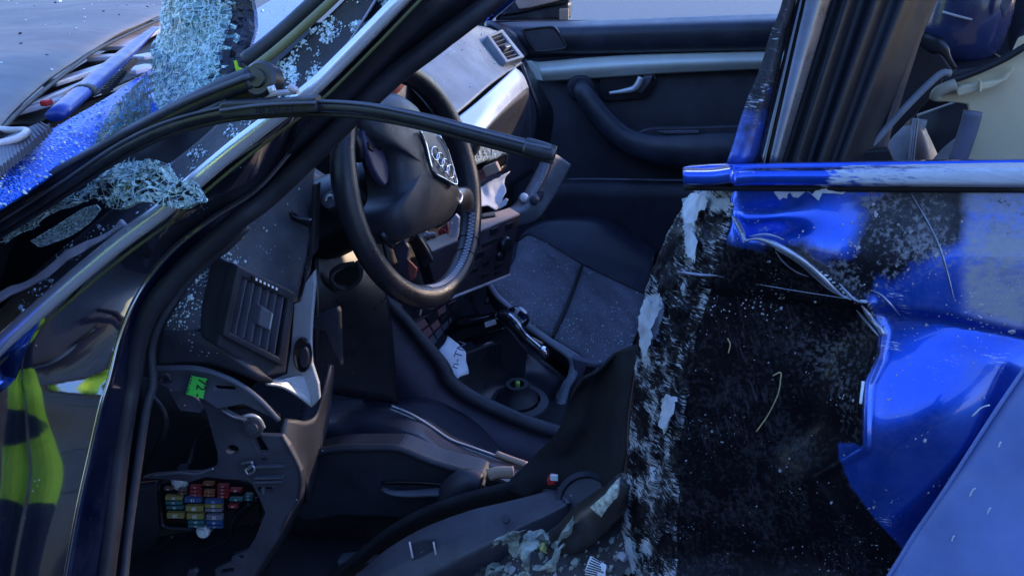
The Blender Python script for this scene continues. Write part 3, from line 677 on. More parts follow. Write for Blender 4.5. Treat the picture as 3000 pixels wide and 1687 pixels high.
# crumpled front edge, scraped down to primer
SL = [px(9, *p) for p in ((1748, 476), (1692, 560), (1652, 650), (1625, 720), (1605, 830), (1592, 1000), (1578, 1150), (1568, 1300), (1560, 1480))]
G2 = []
for j in range(110):
    v = 546+(1760-546)*j/109; a, b_ = at_v(SL, v), at_v(DL, v); r = []
    for i in range(34):
        t = i/33; u = a+(b_-a)*t; yy = .11*(1-t)**1.3+door_y(b_, v)*t
        yy += noise.noise(Vector((u/30, v/42, 1)))*.012*math.sin(math.pi*t)+noise.noise(Vector((u/11, v/22, 5)))*.0035
        r.append(PY(None, u+noise.noise(Vector((v/28, 0, 7)))*9*(1-t), v, yy))
    G2.append(r)
WH = [[px(4, *p) for p in ((2290, 780), (2400, 770), (2440, 900), (2400, 1050), (2260, 1260), (2240, 1000))], [px(5, *p) for p in ((-10, 60), (180, 20), (340, 60), (350, 150), (180, 120), (100, 180), (100, 530), (20, 460))], [px(7, *p) for p in ((2410, 100), (2520, 110), (2470, 330), (2420, 420))], [px(7, *p) for p in ((2060, 1150), (2180, 1150), (2230, 1400), (2150, 1449))]]
def scuff_edge(u, v):
    m_ = max(max(0, min(1, .5+sdp((u, v), w_)/16)) for w_ in WH)
    return max(m_*1.25, .70+.25*noise.noise(Vector((u/60, v/120, 4))))
grid_mesh('door_front_edge', G2, 'paint_door', rd, .003, attrs={'dirt_refl': lambda u, v: .95, 'scuff_sky': scuff_edge, 'grime': lambda u, v: .15})
# creases where the steel has folded: raised bright lips
for pts, r_ in (([(370, 180), (410, 230), (450, 310), (468, 370)], .0030), ([(470, 372), (540, 355), (620, 365), (700, 400), (860, 490), (1000, 600), (1120, 710), (1200, 780), (1275, 812)], .0032), ([(700, 432), (860, 520), (1000, 640), (1110, 735), (1240, 808)], .0016), ([(1180, 690), (1240, 760), (1300, 815), (1385, 838)], .0014), ([(1352, 860), (1420, 950), (1480, 1020), (1512, 1072), (1518, 1010)], .0028), ([(1310, 890), (1380, 970), (1440, 1040), (1478, 1085)], .0016), ([(500, 335), (620, 320), (700, 335), (765, 362)], .0012), ([(1720, 10), (1850, 230), (1940, 420), (2000, 620), (2050, 820)], .0008), ([(1420, 740), (1500, 780), (1570, 850), (1640, 930)], .0010), ([(700, 450), (760, 530), (850, 600), (950, 640)], .0009), ([(-20, 605), (130, 625), (260, 632)], .0016), ([(260, 634), (700, 720), (1280, 812)], .0005)):
    P_ = []
    for x, y in pts:
        u, v = px(5, x, y); P_.append(PY(None, u, v, door_y(u, v)-.001))
    tube('crease_lip', P_, [r_*.3, r_, r_, r_*.9, r_*.3], 'crease_metal', rd, 8, 40)
# belt moulding with its broken front end
bt = [[PY(9, u, v0+(u-1720)*s, y) for u in (1718, 1790, 1838, 1850, 1900, 2100, 2300, 2500, 2640)] for v0, s, y in ((422, -.016, .050), (430, -.010, .002), (433, -.010, -.006), (461, .004, -.009), (467, .006, .004))]
for r in bt:
    r[2] += Vector((0, -.004, .003)); r[3] += Vector((0, .003, -.002))
sheet('belt_moulding', bt, 'paint_door', rd, 90, 21, .012, curve_v=False, attrs={'dirt_refl': lambda u, v: .12+.2*sstep(2480, 2380, u)*sstep(2300, 2360, u), 'scuff_sky': lambda u, v: .35+.5*sstep(2330, 2480, u)+.3*sstep(2600, 2900, u), 'film': lambda u, v: .95*sstep(2440, 2720, u)})  # whitening towards the rear paints the sky's reflection on the moulding
sheet('window_seal', [q(9, [(1718, 422, .05), (1900, 414, .05), (2640, 403, .05)]), q(9, [(1735, 416, .075), (1900, 409, .075), (2640, 398, .075)])], 'paint_blue', rd, 20, 3, .006)
tube('moulding_underside', q(9, [(1722, 470, .012), (1850, 472, .012), (2640, 476, .012)]), .0035, 'black', rd, 8, 10)
# bent lower fold of the door skin, reflected sky painted pale into its colour
fld = q(9, [(2592, 905, -.05), (2500, 1040, -.052), (2380, 1225, -.054), (2290, 1360, -.056), (2215, 1480, -.058)])
fld2 = [p+Vector((.16, -.03, -.10)) for p in fld]
def foldfn(p, a, b_): return p+fold(p, 9, .004, 2)
sheet('door_fold', [fld, [a.lerp(b_, .5)+Vector((0, -.010, .006)) for a, b_ in zip(fld, fld2)], fld2], 'paint_fold_sky', rd, 24, 14, .003, fn=foldfn)
tube('fold_edge', [p+Vector((0, -.001, .001)) for p in fld], .0018, 'paint_fold_sky', rd, 8, 40)
for x, y, dx, dy in ((1200, 905, 60, -38), (1190, 1180, 22, -30), (1290, 1010, 8, -14), (1130, 1330, 10, -16), (1250, 1240, 14, -22)):
    a_, b__ = PY(10, x, y, -.066), PY(10, x+dx, y+dy, -.066); tube('fold_scratch', [a_, a_.lerp(b__, .5)+Vector((0, 0, .003)), b__], .0008, 'primer', rd, 6, 8)
# thin bright window-frame uprights and the centre pillar
UPR = [((9, 1824, 414), (9, 1905, 412), (9, 1968, 2), (9, 2003, 2), 'paint_scratched', .070, .085, 'window_frame'),
       ((9, 1906, 412), (9, 1936, 412), (9, 2004, 2), (9, 2028, 2), 'gloss_black', .078, .085, 'frame_gap'),
       ((9, 1934, 412), (9, 1966, 411), (9, 2026, 2), (9, 2090, 2), 'frame_metal', .072, .090, 'frame_channel')]
for a, b_, c, d, mt, y0, y1, nm in UPR:
    rows = []
    for t in (0, .25, .5, .75, 1, 1.5, 2.4):
        l_ = PY(9, a[1]+(c[1]-a[1])*t, a[2]+(c[2]-a[2])*t, y0+.05*t); r_ = PY(9, b_[1]+(d[1]-b_[1])*t, b_[2]+(d[2]-b_[2])*t, y1+.05*t)
        rows.append([l_, l_.lerp(r_, .5)+Vector((0, -.008, 0)), r_])
    sheet(nm, rows, 'paint_door' if nm == 'window_frame' else mt, rd, 10, 40, .006, attrs={'dirt_refl': lambda u, v: .46+.24*sstep(420, 200, v), 'scuff_sky': lambda u, v: .54, 'film': lambda u, v: .1} if nm == 'window_frame' else None, fn=(lambda p, a, b_: p+fold(p, 30, .0022, 1)) if nm == 'window_frame' else None)
# centre pillar lining: soft vertical pleats
rows = []
for t in (-.08, .2, .5, .8, 1.1, 1.6, 2.5):
    r = []
    for i, (ub, ut, yy) in enumerate(((1950, 2080, .12), (1975, 2105, .128), (2000, 2132, .115), (2030, 2165, .138), (2062, 2205, .132), (2090, 2240, .155), (2118, 2275, .152), (2150, 2305, .18), (2190, 2345, .20))):
        r.append(PY(9, ub+(ut-ub)*t, 412-412*t, yy+.06*t))
    rows.append(r)
cp = empty('centre_pillar', (0, 0, 0), CAR)
sheet('pillar_lining', rows, 'pillar_cloth', cp, 54, 30, .006)
tube('pillar_post', [Vector((.12, .27, .3)), Vector((.15, .28, .93)), Vector((.32, .34, 1.40))], .035, 'plastic', cp, 10, 12)
# ------------------------------------------------------------------ driver's seat: backrest and headrest seen behind the pillar
ds = empty('driver_seat', (0, 0, 0), CAR)
slab('backrest', q(2, [(1000, 1320), (1300, 830), (1690, 215), (1760, 235), (1880, 310), (1970, 390), (2010, 450), (2060, 520), (2200, 505), (2400, 480), (2480, 450), (2480, 540), (2120, 590), (1960, 660), (1600, 1030), (1350, 1320)], .405), .09, 'seat_black', ds, .006)
hx = PY(2, 2095, 110, .50); hd = (PY(2, 2440, 200, .50)-PY(2, 1745, 80, .50)).normalized(); ha = (PY(2, 2150, 480, .50)-PY(2, 2050, -300, .50)); ha = (ha-hd*ha.dot(hd)).normalized(); hn = hd.cross(ha).normalized()
hw = (PY(2, 2450, 200, .50)-PY(2, 1740, 80, .50)).length/2; hh = (PY(2, 2150, 470, .50)-PY(2, 2050, -260, .50)).length/2
vs_, fs = [], []; HN, HM = 40, 28
def spw(x, e): return math.copysign(abs(x)**e, x)
for j in range(HM+1):
    t = math.pi*(j/HM-.5)
    for i in range(HN):
        a = 2*math.pi*i/HN; vs_.append(hx+hd*(hw*spw(math.cos(t), .55)*spw(math.cos(a), .8))+hn*(.062*spw(math.cos(t), .55)*spw(math.sin(a), .8))+ha*(hh*spw(math.sin(t), .75)))
for j in range(HM):
    for i in range(HN): fs.append((j*HN+i, j*HN+(i+1) % HN, (j+1)*HN+(i+1) % HN, (j+1)*HN+i))
mesh_obj('headrest', vs_, fs, 'leather_sky_blue', ds)
tube('headrest_seam', q(2, [(1960, 90, .435), (2060, 120, .43), (2180, 150, .435)]), .0016, 'stitch', ds, 6, 12)
# trim piece and rod behind the rear window opening
tube('gas_strut', q(2, [(1330, 1200, .20), (1500, 1010, .21), (1700, 790, .22), (1930, 570, .23), (2015, 555, .235)]), .0042, 'strut_dark', CAR, 8, 40)
obox('strut_clip', PY(2, 1420, 1180, .20), Vector((.022, 0, .002)), Vector((0, .008, 0)), Vector((-.004, 0, .008)), 'black', CAR, .002)
tube('frayed_strap', q(2, [(1690, 225, .38), (1880, 330, .375), (1960, 370, .37), (2010, 450, .37), (2055, 520, .37)]), [.003, .009, .012, .004, .003], 'plastic_smooth', CAR, 8, 24, flat=(Vector((0, 1, 0)), .3))
# beige rear trim with its torn opening
out = [(1895, 760), (1900, 700), (1960, 628), (2120, 580), (2300, 510), (2450, 440), (2640, 330), (2800, 260), (2800, 1260), (2130, 1260), (2150, 1180), (2210, 1000), (2228, 870), (2160, 850), (2150, 790), (2090, 780), (1990, 770), (1930, 770)]
bp = empty('torn_rear_trim', (0, 0, 0), CAR)
slab('trim_shell', q(2, out, .30), .006, 'beige', bp, .002)
slab('trim_rib', q(2, [(2060, 680), (2110, 650), (2300, 620), (2410, 600), (2490, 510), (2508, 520), (2440, 610), (2330, 665), (2080, 728)], .285), .012, 'beige', bp, .002)
slab('trim_tab', q(2, [(2240, 615), (2256, 610), (2254, 700), (2238, 695)], .275), .012, 'beige', bp, .001)
tube('trim_edge', q(2, [(1960, 625, .292), (2120, 578, .292), (2300, 505, .292), (2450, 432, .292), (2640, 320, .292), (2800, 250, .292)]), .004, 'black', bp, 8, 24)
tube('trim_foam', q(2, [(1905, 750, .29), (1925, 700, .288), (2000, 660, .286), (2060, 640, .286)]), .007, 'beige_dark', bp, 8, 14)
tube('torn_channel', q(2, [(2190, 840, .28), (2160, 960, .28), (2120, 1080, .28), (2070, 1220, .28)]), .011, 'plastic_grey', bp, 8, 14, flat=(Vector((0, 1, 0)), .5))
sheet('wheel_arch_liner', [q(2, [(2380, 60, .55), (2480, -60, .55), (2700, -200, .55)]), q(2, [(2480, 420, .5), (2560, 300, .5), (2760, 150, .5)])], 'plastic', CAR, 10, 6, .005)
slab('pillar_offcut', q(2, [(2400, 60), (2440, -40), (2520, -60), (2430, 150)], .42), .012, 'plastic_grey', CAR, .003)
slab('trim_offcut', q(2, [(2480, 420), (2540, 290), (2640, 250), (2640, 330)], .33), .008, 'beige', CAR, .002)
# rear seat seen through the opening
rs = empty('rear_seat', (0, 0, 0), CAR)
sheet('fabric_panel', [q(2, [(1430, 1260, .52), (1560, 1060, .53), (1700, 905, .54)]), q(2, [(1700, 1280, .50), (1725, 1050, .51), (1740, 890, .52)])], 'grey_fabric', rs, 14, 10, .02)
sheet('leather_panel', [q(2, [(1700, 1280, .50), (1725, 1050, .51), (1745, 888, .52)]), q(2, [(1850, 1280, .50), (1850, 1130, .51), (1790, 900, .53)]), q(2, [(1960, 1300, .54), (1920, 1160, .55), (1800, 900, .56)])], 'brown_leather', rs, 14, 10, .02)
for dx in (0, 16, 34): tube('seam', q(2, [(1700+dx, 1270, .497), (1722+dx, 1050, .507), (1742+dx, 895, .517)]), .0016, 'stitch', rs, 6, 24)
sheet('side_bolster', [q(2, [(1840, 1260, .46), (1960, 1120, .47), (2130, 985, .48)]), q(2, [(2000, 1300, .44), (2080, 1180, .45), (2160, 1080, .46)])], 'grey_fabric', rs, 10, 8, .02)
sheet('seat_back_panel', [q(2, [(1780, 880, .7), (2300, 700, .7)]), q(2, [(1780, 1400, .7), (2300, 1400, .7)])], 'black', rs, 4, 4, .02)
# ------------------------------------------------------------------ passenger door
pd = empty('passenger_door', (0, 0, 0), CAR)
top = [(1090, 170), (1180, 175), (1350, 165), (1800, 158), (2574, 128), (3290, 103), (4000, 80)]
mid = [(1080, 230), (1180, 190), (1330, 215), (1700, 215), (2574, 190), (3290, 165), (4000, 145)]
low = [(1330, 330), (1370, 380), (1440, 395), (1800, 400), (2574, 385), (3290, 370), (4000, 355)]
b4 = [(1380, 440), (1400, 455), (1460, 440), (1800, 425), (2574, 402), (3290, 390), (4000, 372)]
sheet('upper_pad', [q(1, top, 1.64), q(1, mid, 1.585), q(1, [((a+c)/2, (b_+d)/2) for (a, b_), (c, d) in zip(mid, low)], 1.575), q(1, low, 1.59), q(1, b4, 1.63)], 'door_pad', pd, 60, 24, .006)
sheet('front_corner', [q(1, [(1075, 215), (1090, 162), (1180, 172), (1320, 260), (1420, 400)], 1.57), q(1, [(1085, 215), (1110, 190), (1170, 215), (1260, 300), (1370, 440)], 1.55)], 'plastic_smooth', pd, 20, 4, .006)
sp = smooth_poly(q(1, [(1365, 225), (1560, 205), (1610, 215), (1650, 270), (1690, 350), (1670, 370), (1490, 388), (1450, 370), (1400, 290)], 1.572), 40)
slab('speaker_cover', sp, .004, 'plastic', pd, .002)
tube('speaker_rim', sp+[sp[0]], .0035, 'plastic_smooth', pd, 6, 60)
dk = sheet('door_card', [q(1, b4, 1.64), q(1, [(1300, 900), (1500, 900), (1800, 900), (2200, 900), (2574, 900), (3290, 890), (4000, 880)], 1.615), q(1, [(1300, 1400), (1500, 1370), (1800, 1360), (2200, 1360), (2574, 1362), (3290, 1350), (4000, 1340)], 1.61), q(1, [(1300, 2000), (1500, 2000), (1800, 2000), (2200, 2000), (2574, 2000), (3290, 2000), (4000, 2000)], 1.60)], 'door_card', pd, 30, 20, .006)
st_t = [(1395, 462), (1440, 462), (1500, 468), (1800, 440), (2200, 415), (2574, 402), (3290, 385), (4000, 368)]
st_b = [(1470, 605), (1500, 618), (1530, 618), (1800, 603), (2200, 575), (2574, 552), (3290, 522), (4000, 495)]
sheet('silver_strip', [q(1, st_t, 1.60), q(1, [((a+c)/2, (b_+d)/2) for (a, b_), (c, d) in zip(st_t, st_b)], 1.582), q(1, st_b, 1.60)], 'silver_strip', pd, 50, 12, .005)
slab('strip_end', q(1, [(1392, 460), (1440, 462), (1490, 520), (1520, 615), (1475, 608)], 1.575), .01, 'strip_pale', pd, .003)
slab('lever_recess', smooth_poly(q(1, [(1960, 580), (2250, 562), (2360, 566), (2370, 620), (2300, 730), (2150, 755), (1980, 760), (1940, 680)], 1.606), 30), .004, 'plastic_smooth', pd, .002)
tube('door_lever', q(1, [(2022, 703, 1.588), (2100, 693, 1.587), (2200, 672, 1.585), (2235, 640, 1.583), (2262, 585, 1.583)]), [.004, .005, .007, .008, .008], 'silver', pd, 10, 26)
slab('lever_plate', q(1, [(2215, 690), (2255, 640), (2280, 575), (2350, 572), (2320, 640), (2260, 715)], 1.592), .012, 'plastic_grey', pd, .003)
hp = [(1790, 655, 1.585), (1830, 700, 1.565), (1900, 810, 1.555), (2000, 930, 1.55), (2120, 1040, 1.548), (2300, 1110, 1.545), (2574, 1140, 1.545), (3100, 1140, 1.55)]
tube('pull_handle', q(1, hp), [.024, .028, .031, .036, .046, .05, .052], 'door_pad', pd, 14, 50, flat=(Vector((0, 1, 0)), .7))
lathe('handle_boss', PY(1, 1805, 665, 1.598), Vector((0, -1, 0)), ((.034, 0), (.034, .006), (.026, .014), (.0, .016)), 'plastic', pd, 24)
slab('armrest_top', smooth_poly(q(1, [(2230, 1000), (2330, 965), (2574, 960), (3200, 955), (3200, 1060), (2574, 1075), (2350, 1050)], 1.54), 30), .02, 'plastic', pd, .004)
slab('switch_panel', q(1, [(2380, 990), (2574, 985), (2700, 985), (2700, 1010), (2440, 1012)], 1.532), .005, 'plastic_grey', pd, .002)
sheet('door_pocket', [q(1, [(1500, 1390, 1.60), (1700, 1352, 1.57), (2200, 1358, 1.565), (2574, 1362, 1.565), (3400, 1350, 1.57)]), q(1, [(1500, 1460, 1.58), (1700, 1440, 1.545), (2200, 1440, 1.54), (2574, 1440, 1.54), (3400, 1430, 1.55)]), q(1, [(1500, 2300, 1.60), (1700, 2300, 1.56), (2200, 2300, 1.555), (2574, 2300, 1.555), (3400, 2300, 1.56)])], 'door_card', pd, 30, 12, .006)
tube('pocket_edge', q(1, [(1640, 1365, 1.585), (1800, 1352, 1.565), (2200, 1356, 1.562), (2574, 1360, 1.562), (3400, 1348, 1.565)]), .003, 'plastic_grey', pd, 8, 30)
# far wing mirror
wm = empty('wing_mirror', (0, 0, 0), CAR)
slab('mirror_shell', q(1, [(1160, 175), (1175, 120), (1330, 100), (1500, 60), (1715, 20), (1728, -120), (1300, -160), (1180, 0)], 1.80), .10, 'scratched_black', wm, .012)
slab('mirror_glass', q(1, [(1310, 20), (1340, 72), (1420, 62), (1600, 20), (1690, -10), (1690, -120), (1330, -120)], 1.79), .006, 'tan_part', wm, .003)
slab('mirror_foot', q(1, [(1160, 175), (1180, 110), (1340, 95), (1720, 15), (1715, 158), (1400, 160)], 1.81), .05, 'scratched_black', wm, .01)
obox('indicator', PY(1, 1680, 110, 1.79), Vector((.012, 0, 0)), Vector((0, .004, 0)), Vector((0, 0, .014)), 'tan_part', wm, .002)
# ------------------------------------------------------------------ steering wheel
WC = Vector((-.4668, .4963, .7785)); WN = Vector((.9472, -.2132, .2395)).normalized()
WA = WN.cross(Vector((0, 1, 0))).normalized(); WB = WN.cross(WA)
def wcirc(r, a, h=0.0): return WC+WN*h+(WA*math.cos(a)+WB*math.sin(a))*r
def WP(k, x, y, h): return PP(k, x, y, WC+WN*h, WN)
sw = empty('steering_wheel', (0, 0, 0), CAR)
vs_, fs = [], []; NA, NB = 96, 14
for i in range(NA):
    a = 2*math.pi*i/NA
    for j in range(NB):
        b_ = 2*math.pi*j/NB; grip = 1+.10*math.exp(-(math.sin(a*2+.6))**2*6)
        vs_.append(wcirc(.1725+.0172*math.cos(b_)*grip, a, .0172*math.sin(b_)*grip))
for i in range(NA):
    for j in range(NB): fs.append((i*NB+j, i*NB+(j+1) % NB, ((i+1) % NA)*NB+(j+1) % NB, ((i+1) % NA)*NB+j))
mesh_obj('rim', vs_, fs, 'leather_wheel', sw)
# inner seam stitching on the lower right of the rim, and grip joints
aang = []
for p in ((1000, 200), (920, 400), (800, 560), (620, 735)):
    w_ = WP(4, *p, 0)-WC; aang.append(math.atan2(w_.dot(WB), w_.dot(WA)))
a0_, a1_ = aang[0], aang[-1]
while a1_-a0_ > math.pi: a1_ -= 2*math.pi
while a1_-a0_ < -math.pi: a1_ += 2*math.pi
sv_, sf_ = [], []
for i in range(64):
    a = a0_+(a1_-a0_)*i/63; da = .006*(1 if i % 2 else -1)
    p0 = wcirc(.1560, a-da, .006); p1 = wcirc(.1600, a+da, .0145); t = (wcirc(.158, a+.01, .01)-wcirc(.158, a, .01)).normalized()*.0009; k0 = len(sv_); nn = WN*.0012-(wcirc(.158, a)-WC).normalized()*.0012
    sv_ += [p0-t, p0+t, p1+t, p1-t, p0-t+nn, p0+t+nn, p1+t+nn, p1-t+nn]; sf_ += [tuple(k0+x for x in f) for f in ((4, 5, 6, 7), (0, 1, 5, 4), (1, 2, 6, 5), (2, 3, 7, 6), (3, 0, 4, 7))]
mesh_obj('rim_stitching', sv_, sf_, 'stitch', sw, smooth=False)
for a in (a0_-.25, a1_+.1, a1_+.9):
    tube('grip_joint', [wcirc(.1725+.0178*math.cos(b_), a, .0178*math.sin(b_)) for b_ in [x*.5 for x in range(14)]], .0006, 'black', sw, 6, 30)
pad = [(1, 240, 800), (1, 330, 735), (1, 430, 715), (1, 560, 800), (1, 650, 960), (1, 760, 1180), (1, 870, 1390), (4, 890, 60), (4, 840, 180), (4, 720, 255), (4, 600, 300), (4, 480, 330), (4, 390, 150), (1, 440, 1449), (1, 425, 1300), (1, 385, 1150), (1, 270, 1040), (1, 225, 920)]
padp = smooth_poly([WP(*p, .030) for p in pad], 60); pc = sum(padp, Vector())/len(padp)
vs_, fs = [], []; n_ = 60
for s, h in ((1.04, -.055), (1.06, -.02), (1.02, -.004), (.95, .004), (.80, .010), (.5, .016), (.2, .018)):
    for p in padp: vs_.append(pc+(p-pc)*s+WN*h)
for r in range(6):
    for i in range(n_): fs.append((r*n_+i, r*n_+(i+1) % n_, (r+1)*n_+(i+1) % n_, (r+1)*n_+i))
fs.append(tuple(range(6*n_, 7*n_)))
ab = mesh_obj('airbag_cover', vs_, fs, 'wheel_pad', sw)
plate = smooth_poly([WP(1, x, y, .052) for x, y in ((598, 985), (735, 1020), (790, 1110), (840, 1250), (872, 1395), (800, 1370), (715, 1320), (672, 1210), (640, 1090))], 40)
slab('emblem_plate', plate, .004, 'plate_grey', sw, .001)
tube('plate_rim', [WP(1, x, y, .0545) for x, y in ((598, 985), (640, 1090), (668, 1210), (700, 1300), (780, 1350), (870, 1392), (850, 1290), (800, 1130), (740, 1025))], .0016, 'chrome', sw, 8, 50)
e0, e1 = WP(1, 708, 1160, .056), WP(1, 822, 1296, .056); ed = (e1-e0).normalized(); ef = WN.cross(ed)
for i in range(4):
    c = e0.lerp(e1, i/3); vs_, fs = [], []
    for a in range(24):
        t = 2*math.pi*a/24; d = ed*math.cos(t)+ef*math.sin(t)
        for k in range(6):
            t2 = 2*math.pi*k/6; vs_.append(c+d*(.0100+.0013*math.cos(t2))+WN*(.0013*math.sin(t2)))
    for a in range(24):
        for k in range(6): fs.append((a*6+k, a*6+(k+1) % 6, ((a+1) % 24)*6+(k+1) % 6, ((a+1) % 24)*6+k))
    mesh_obj('emblem_ring', vs_, fs, 'chrome', sw)
# spokes
def spoke(p0, p1, w0, w1, mat_='plastic_smooth', nm='spoke'):
    tube(nm, [p0, p0.lerp(p1, .5)+WN*.004, p1], [w0, (w0+w1)/2, w1], mat_, sw, 12, 10, flat=(WN, .45))
spoke(WP(4, 860, 60, .02), WP(4, 960, 60, .004), .020, .022)
spoke(WP(1, 300, 1000, .01), WP(1, 90, 1100, .0), .03, .026)
spoke(WP(4, 420, 190, .01), WP(4, 330, 380, .0), .02, .018)
spoke(WP(1, 330, 740, .0), WP(1, 200, 620, .0), .02, .02)
tube('spoke_trim', [WP(4, 880, -5, .03), WP(4, 905, 30, .03), WP(4, 890, 80, .03), WP(4, 870, 60, .03)], .003, 'silver', sw, 8, 14)
slab('control_panel', smooth_poly([WP(1, x, y, .018) for x, y in ((165, 975), (215, 1010), (290, 1080), (350, 1220), (362, 1330), (335, 1400), (260, 1300), (215, 1180), (180, 1080))], 30), .012, 'purple_plastic', sw, .003)
slab('thumb_button', [WP(1, x, y, .021) for x, y in ((205, 1070), (250, 1110), (245, 1145), (212, 1120))], .004, 'black', sw, .001)
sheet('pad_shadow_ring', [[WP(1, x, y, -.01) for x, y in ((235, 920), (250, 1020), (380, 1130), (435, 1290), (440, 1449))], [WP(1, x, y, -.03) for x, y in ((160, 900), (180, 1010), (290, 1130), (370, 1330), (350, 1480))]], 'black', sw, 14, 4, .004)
# steering column shroud, stalk and ignition barrel
sc = empty('steering_column', (0, 0, 0), CAR)
tube('column_shroud', [WC-WN*.05, WC-WN*.12+Vector((0, 0, -.02)), WC-WN*.28+Vector((0, 0, -.05))], [.055, .065, .07], 'plastic_smooth', sc, 16, 12)
slab('shroud_flap', [PY(4, x, y, .52) for x, y in ((380, 420), (470, 360), (510, 420), (500, 500), (540, 620), (500, 700), (430, 560))], .01, 'purple_plastic', sc, .003)
slab('shroud_tear', [PY(4, x, y, .50) for x, y in ((500, 510), (570, 580), (555, 650), (520, 680), (500, 610))], .006, 'rust_red', sc, .002)
slab('connector', [PY(4, x, y, .56) for x, y in ((510, 380), (575, 320), (640, 420), (695, 520), (620, 570), (560, 500))], .016, 'plastic_smooth', sc, .002)
tube('connector_edge', [PY(4, x, y, .555) for x, y in ((570, 322), (630, 410), (695, 522))], .0025, 'plastic_grey', sc, 8, 10)
lathe('ignition_barrel', PY(3, 2530, 95, .34), PY(3, 2490, 40, .33)-PY(3, 2590, 150, .36), ((.011, -.03), (.012, .0), (.0135, .004), (.0135, .014), (.010, .016)), 'plastic', sc, 18)
tube('barrel_ring', [PY(3, 2490+math.cos(a)*30, 62+math.sin(a)*34, .328) for a in [x*.45 for x in range(15)]], .0018, 'silver', sc, 6, 30)
# knee panel behind the wheel, with its round opening
kp = empty('knee_panel', (0, 0, 0), CAR)
sheet('panel', [q(3, [(2340, -200, .60), (2500, -100, .62), (2700, 0, .66)]), q(3, [(2370, 400, .50), (2574, 420, .54), (2850, 500, .6)]), q(3, [(2380, 820, .46), (2600, 850, .5), (2950, 950, .58)]), q(3, [(2360, 1500, .44), (2650, 1550, .5), (3000, 1600, .56)])], 'plastic_smooth', kp, 20, 24, .005)
ctr = PY(4, 40, 620, .48)
tube('opening_rim', q(4, [(120, 520, .49), (150, 590, .49), (120, 680, .49), (30, 730, .49), (-60, 690, .48), (-70, 610, .48), (0, 560, .48), (100, 540, .485)]), .004, 'plastic', kp, 8, 36)
slab('opening_plug', smooth_poly(q(4, [(110, 530), (140, 590), (110, 670), (30, 710), (-50, 680), (-50, 620), (20, 580)], .484), 24), .006, 'black', kp, .001)
slab('hi_clip', q(4, [(0, 230), (70, 180), (40, 260), (0, 250)], .46), .006, 'olive_gloss', kp, .002)
slab('bracket_plate', q(3, [(2480, 900), (2545, 870), (2560, 905), (2574, 1320), (2500, 1200), (2450, 1060), (2350, 1040), (2350, 960)], .36), .012, 'plastic', kp, .003)
# ------------------------------------------------------------------ dashboard, driver's end
da = empty('dashboard', (0, 0, 0), CAR)
dtop = [q(3, [(1600, 520, .20), (1900, 230, .26), (2140, -60, .34), (2380, -250, .44)]), q(3, [(1450, 680, .185), (1750, 500, .22), (2060, 280, .29), (2360, -10, .40)]), q(3, [(1330, 860, .17), (1600, 690, .19), (1960, 500, .25), (2340, 330, .36)]), q(3, [(1240, 1010, .16), (1500, 900, .175), (1860, 690, .22), (2290, 600, .32)]), q(3, [(1225, 1050, .158), (1450, 1055, .165), (1665, 1075, .175), (1780, 560, .2), (2100, 690, .25), (2265, 780, .30)])]
dtop = dtop[:4]+[q(3, [(1230, 1045, .158), (1460, 1050, .165), (1740, 900, .19), (2240, 830, .30)])]
sheet('driver_top', dtop, 'plastic_dusty', da, 40, 30, .005, key='dashtop')
sheet('driver_end', [q(3, [(1228, 1040, .157), (1450, 1050, .164), (1665, 1078, .172)]), q(3, [(1205, 1150, .155), (1430, 1165, .16), (1650, 1210, .168), (1900, 1350, .18), (2030, 1400, .20)]), q(3, [(1190, 1300, .16), (1420, 1290, .165), (1620, 1310, .172), (1900, 1410, .185), (2040, 1445, .21)])], 'plastic', da, 30, 12, .005)
tube('end_edge', q(3, [(1180, 1335, .165), (1300, 1330, .164), (1480, 1335, .166), (1650, 1380, .17), (1800, 1449, .175), (1950, 1560, .18), (2100, 1720, .19)]), .004, 'plastic_grey', da, 8, 40)
slab('hood_side', q(3, [(2350, -60), (2385, -60), (2370, 460), (2320, 520), (2300, 690), (2255, 840), (2210, 850), (2270, 760), (2320, 420)], .36), .02, 'plastic', da, .004)
slab('hood_bracket', q(3, [(2165, 150), (2190, 150), (2195, 190), (2340, 215), (2335, 280), (2170, 200)], .33), .01, 'plastic_smooth', da, .002)
slab('clip_nib', q(3, [(1740, 362), (1800, 345), (1812, 300), (1828, 355), (1810, 375)], .19), .008, 'olive', da, .001)
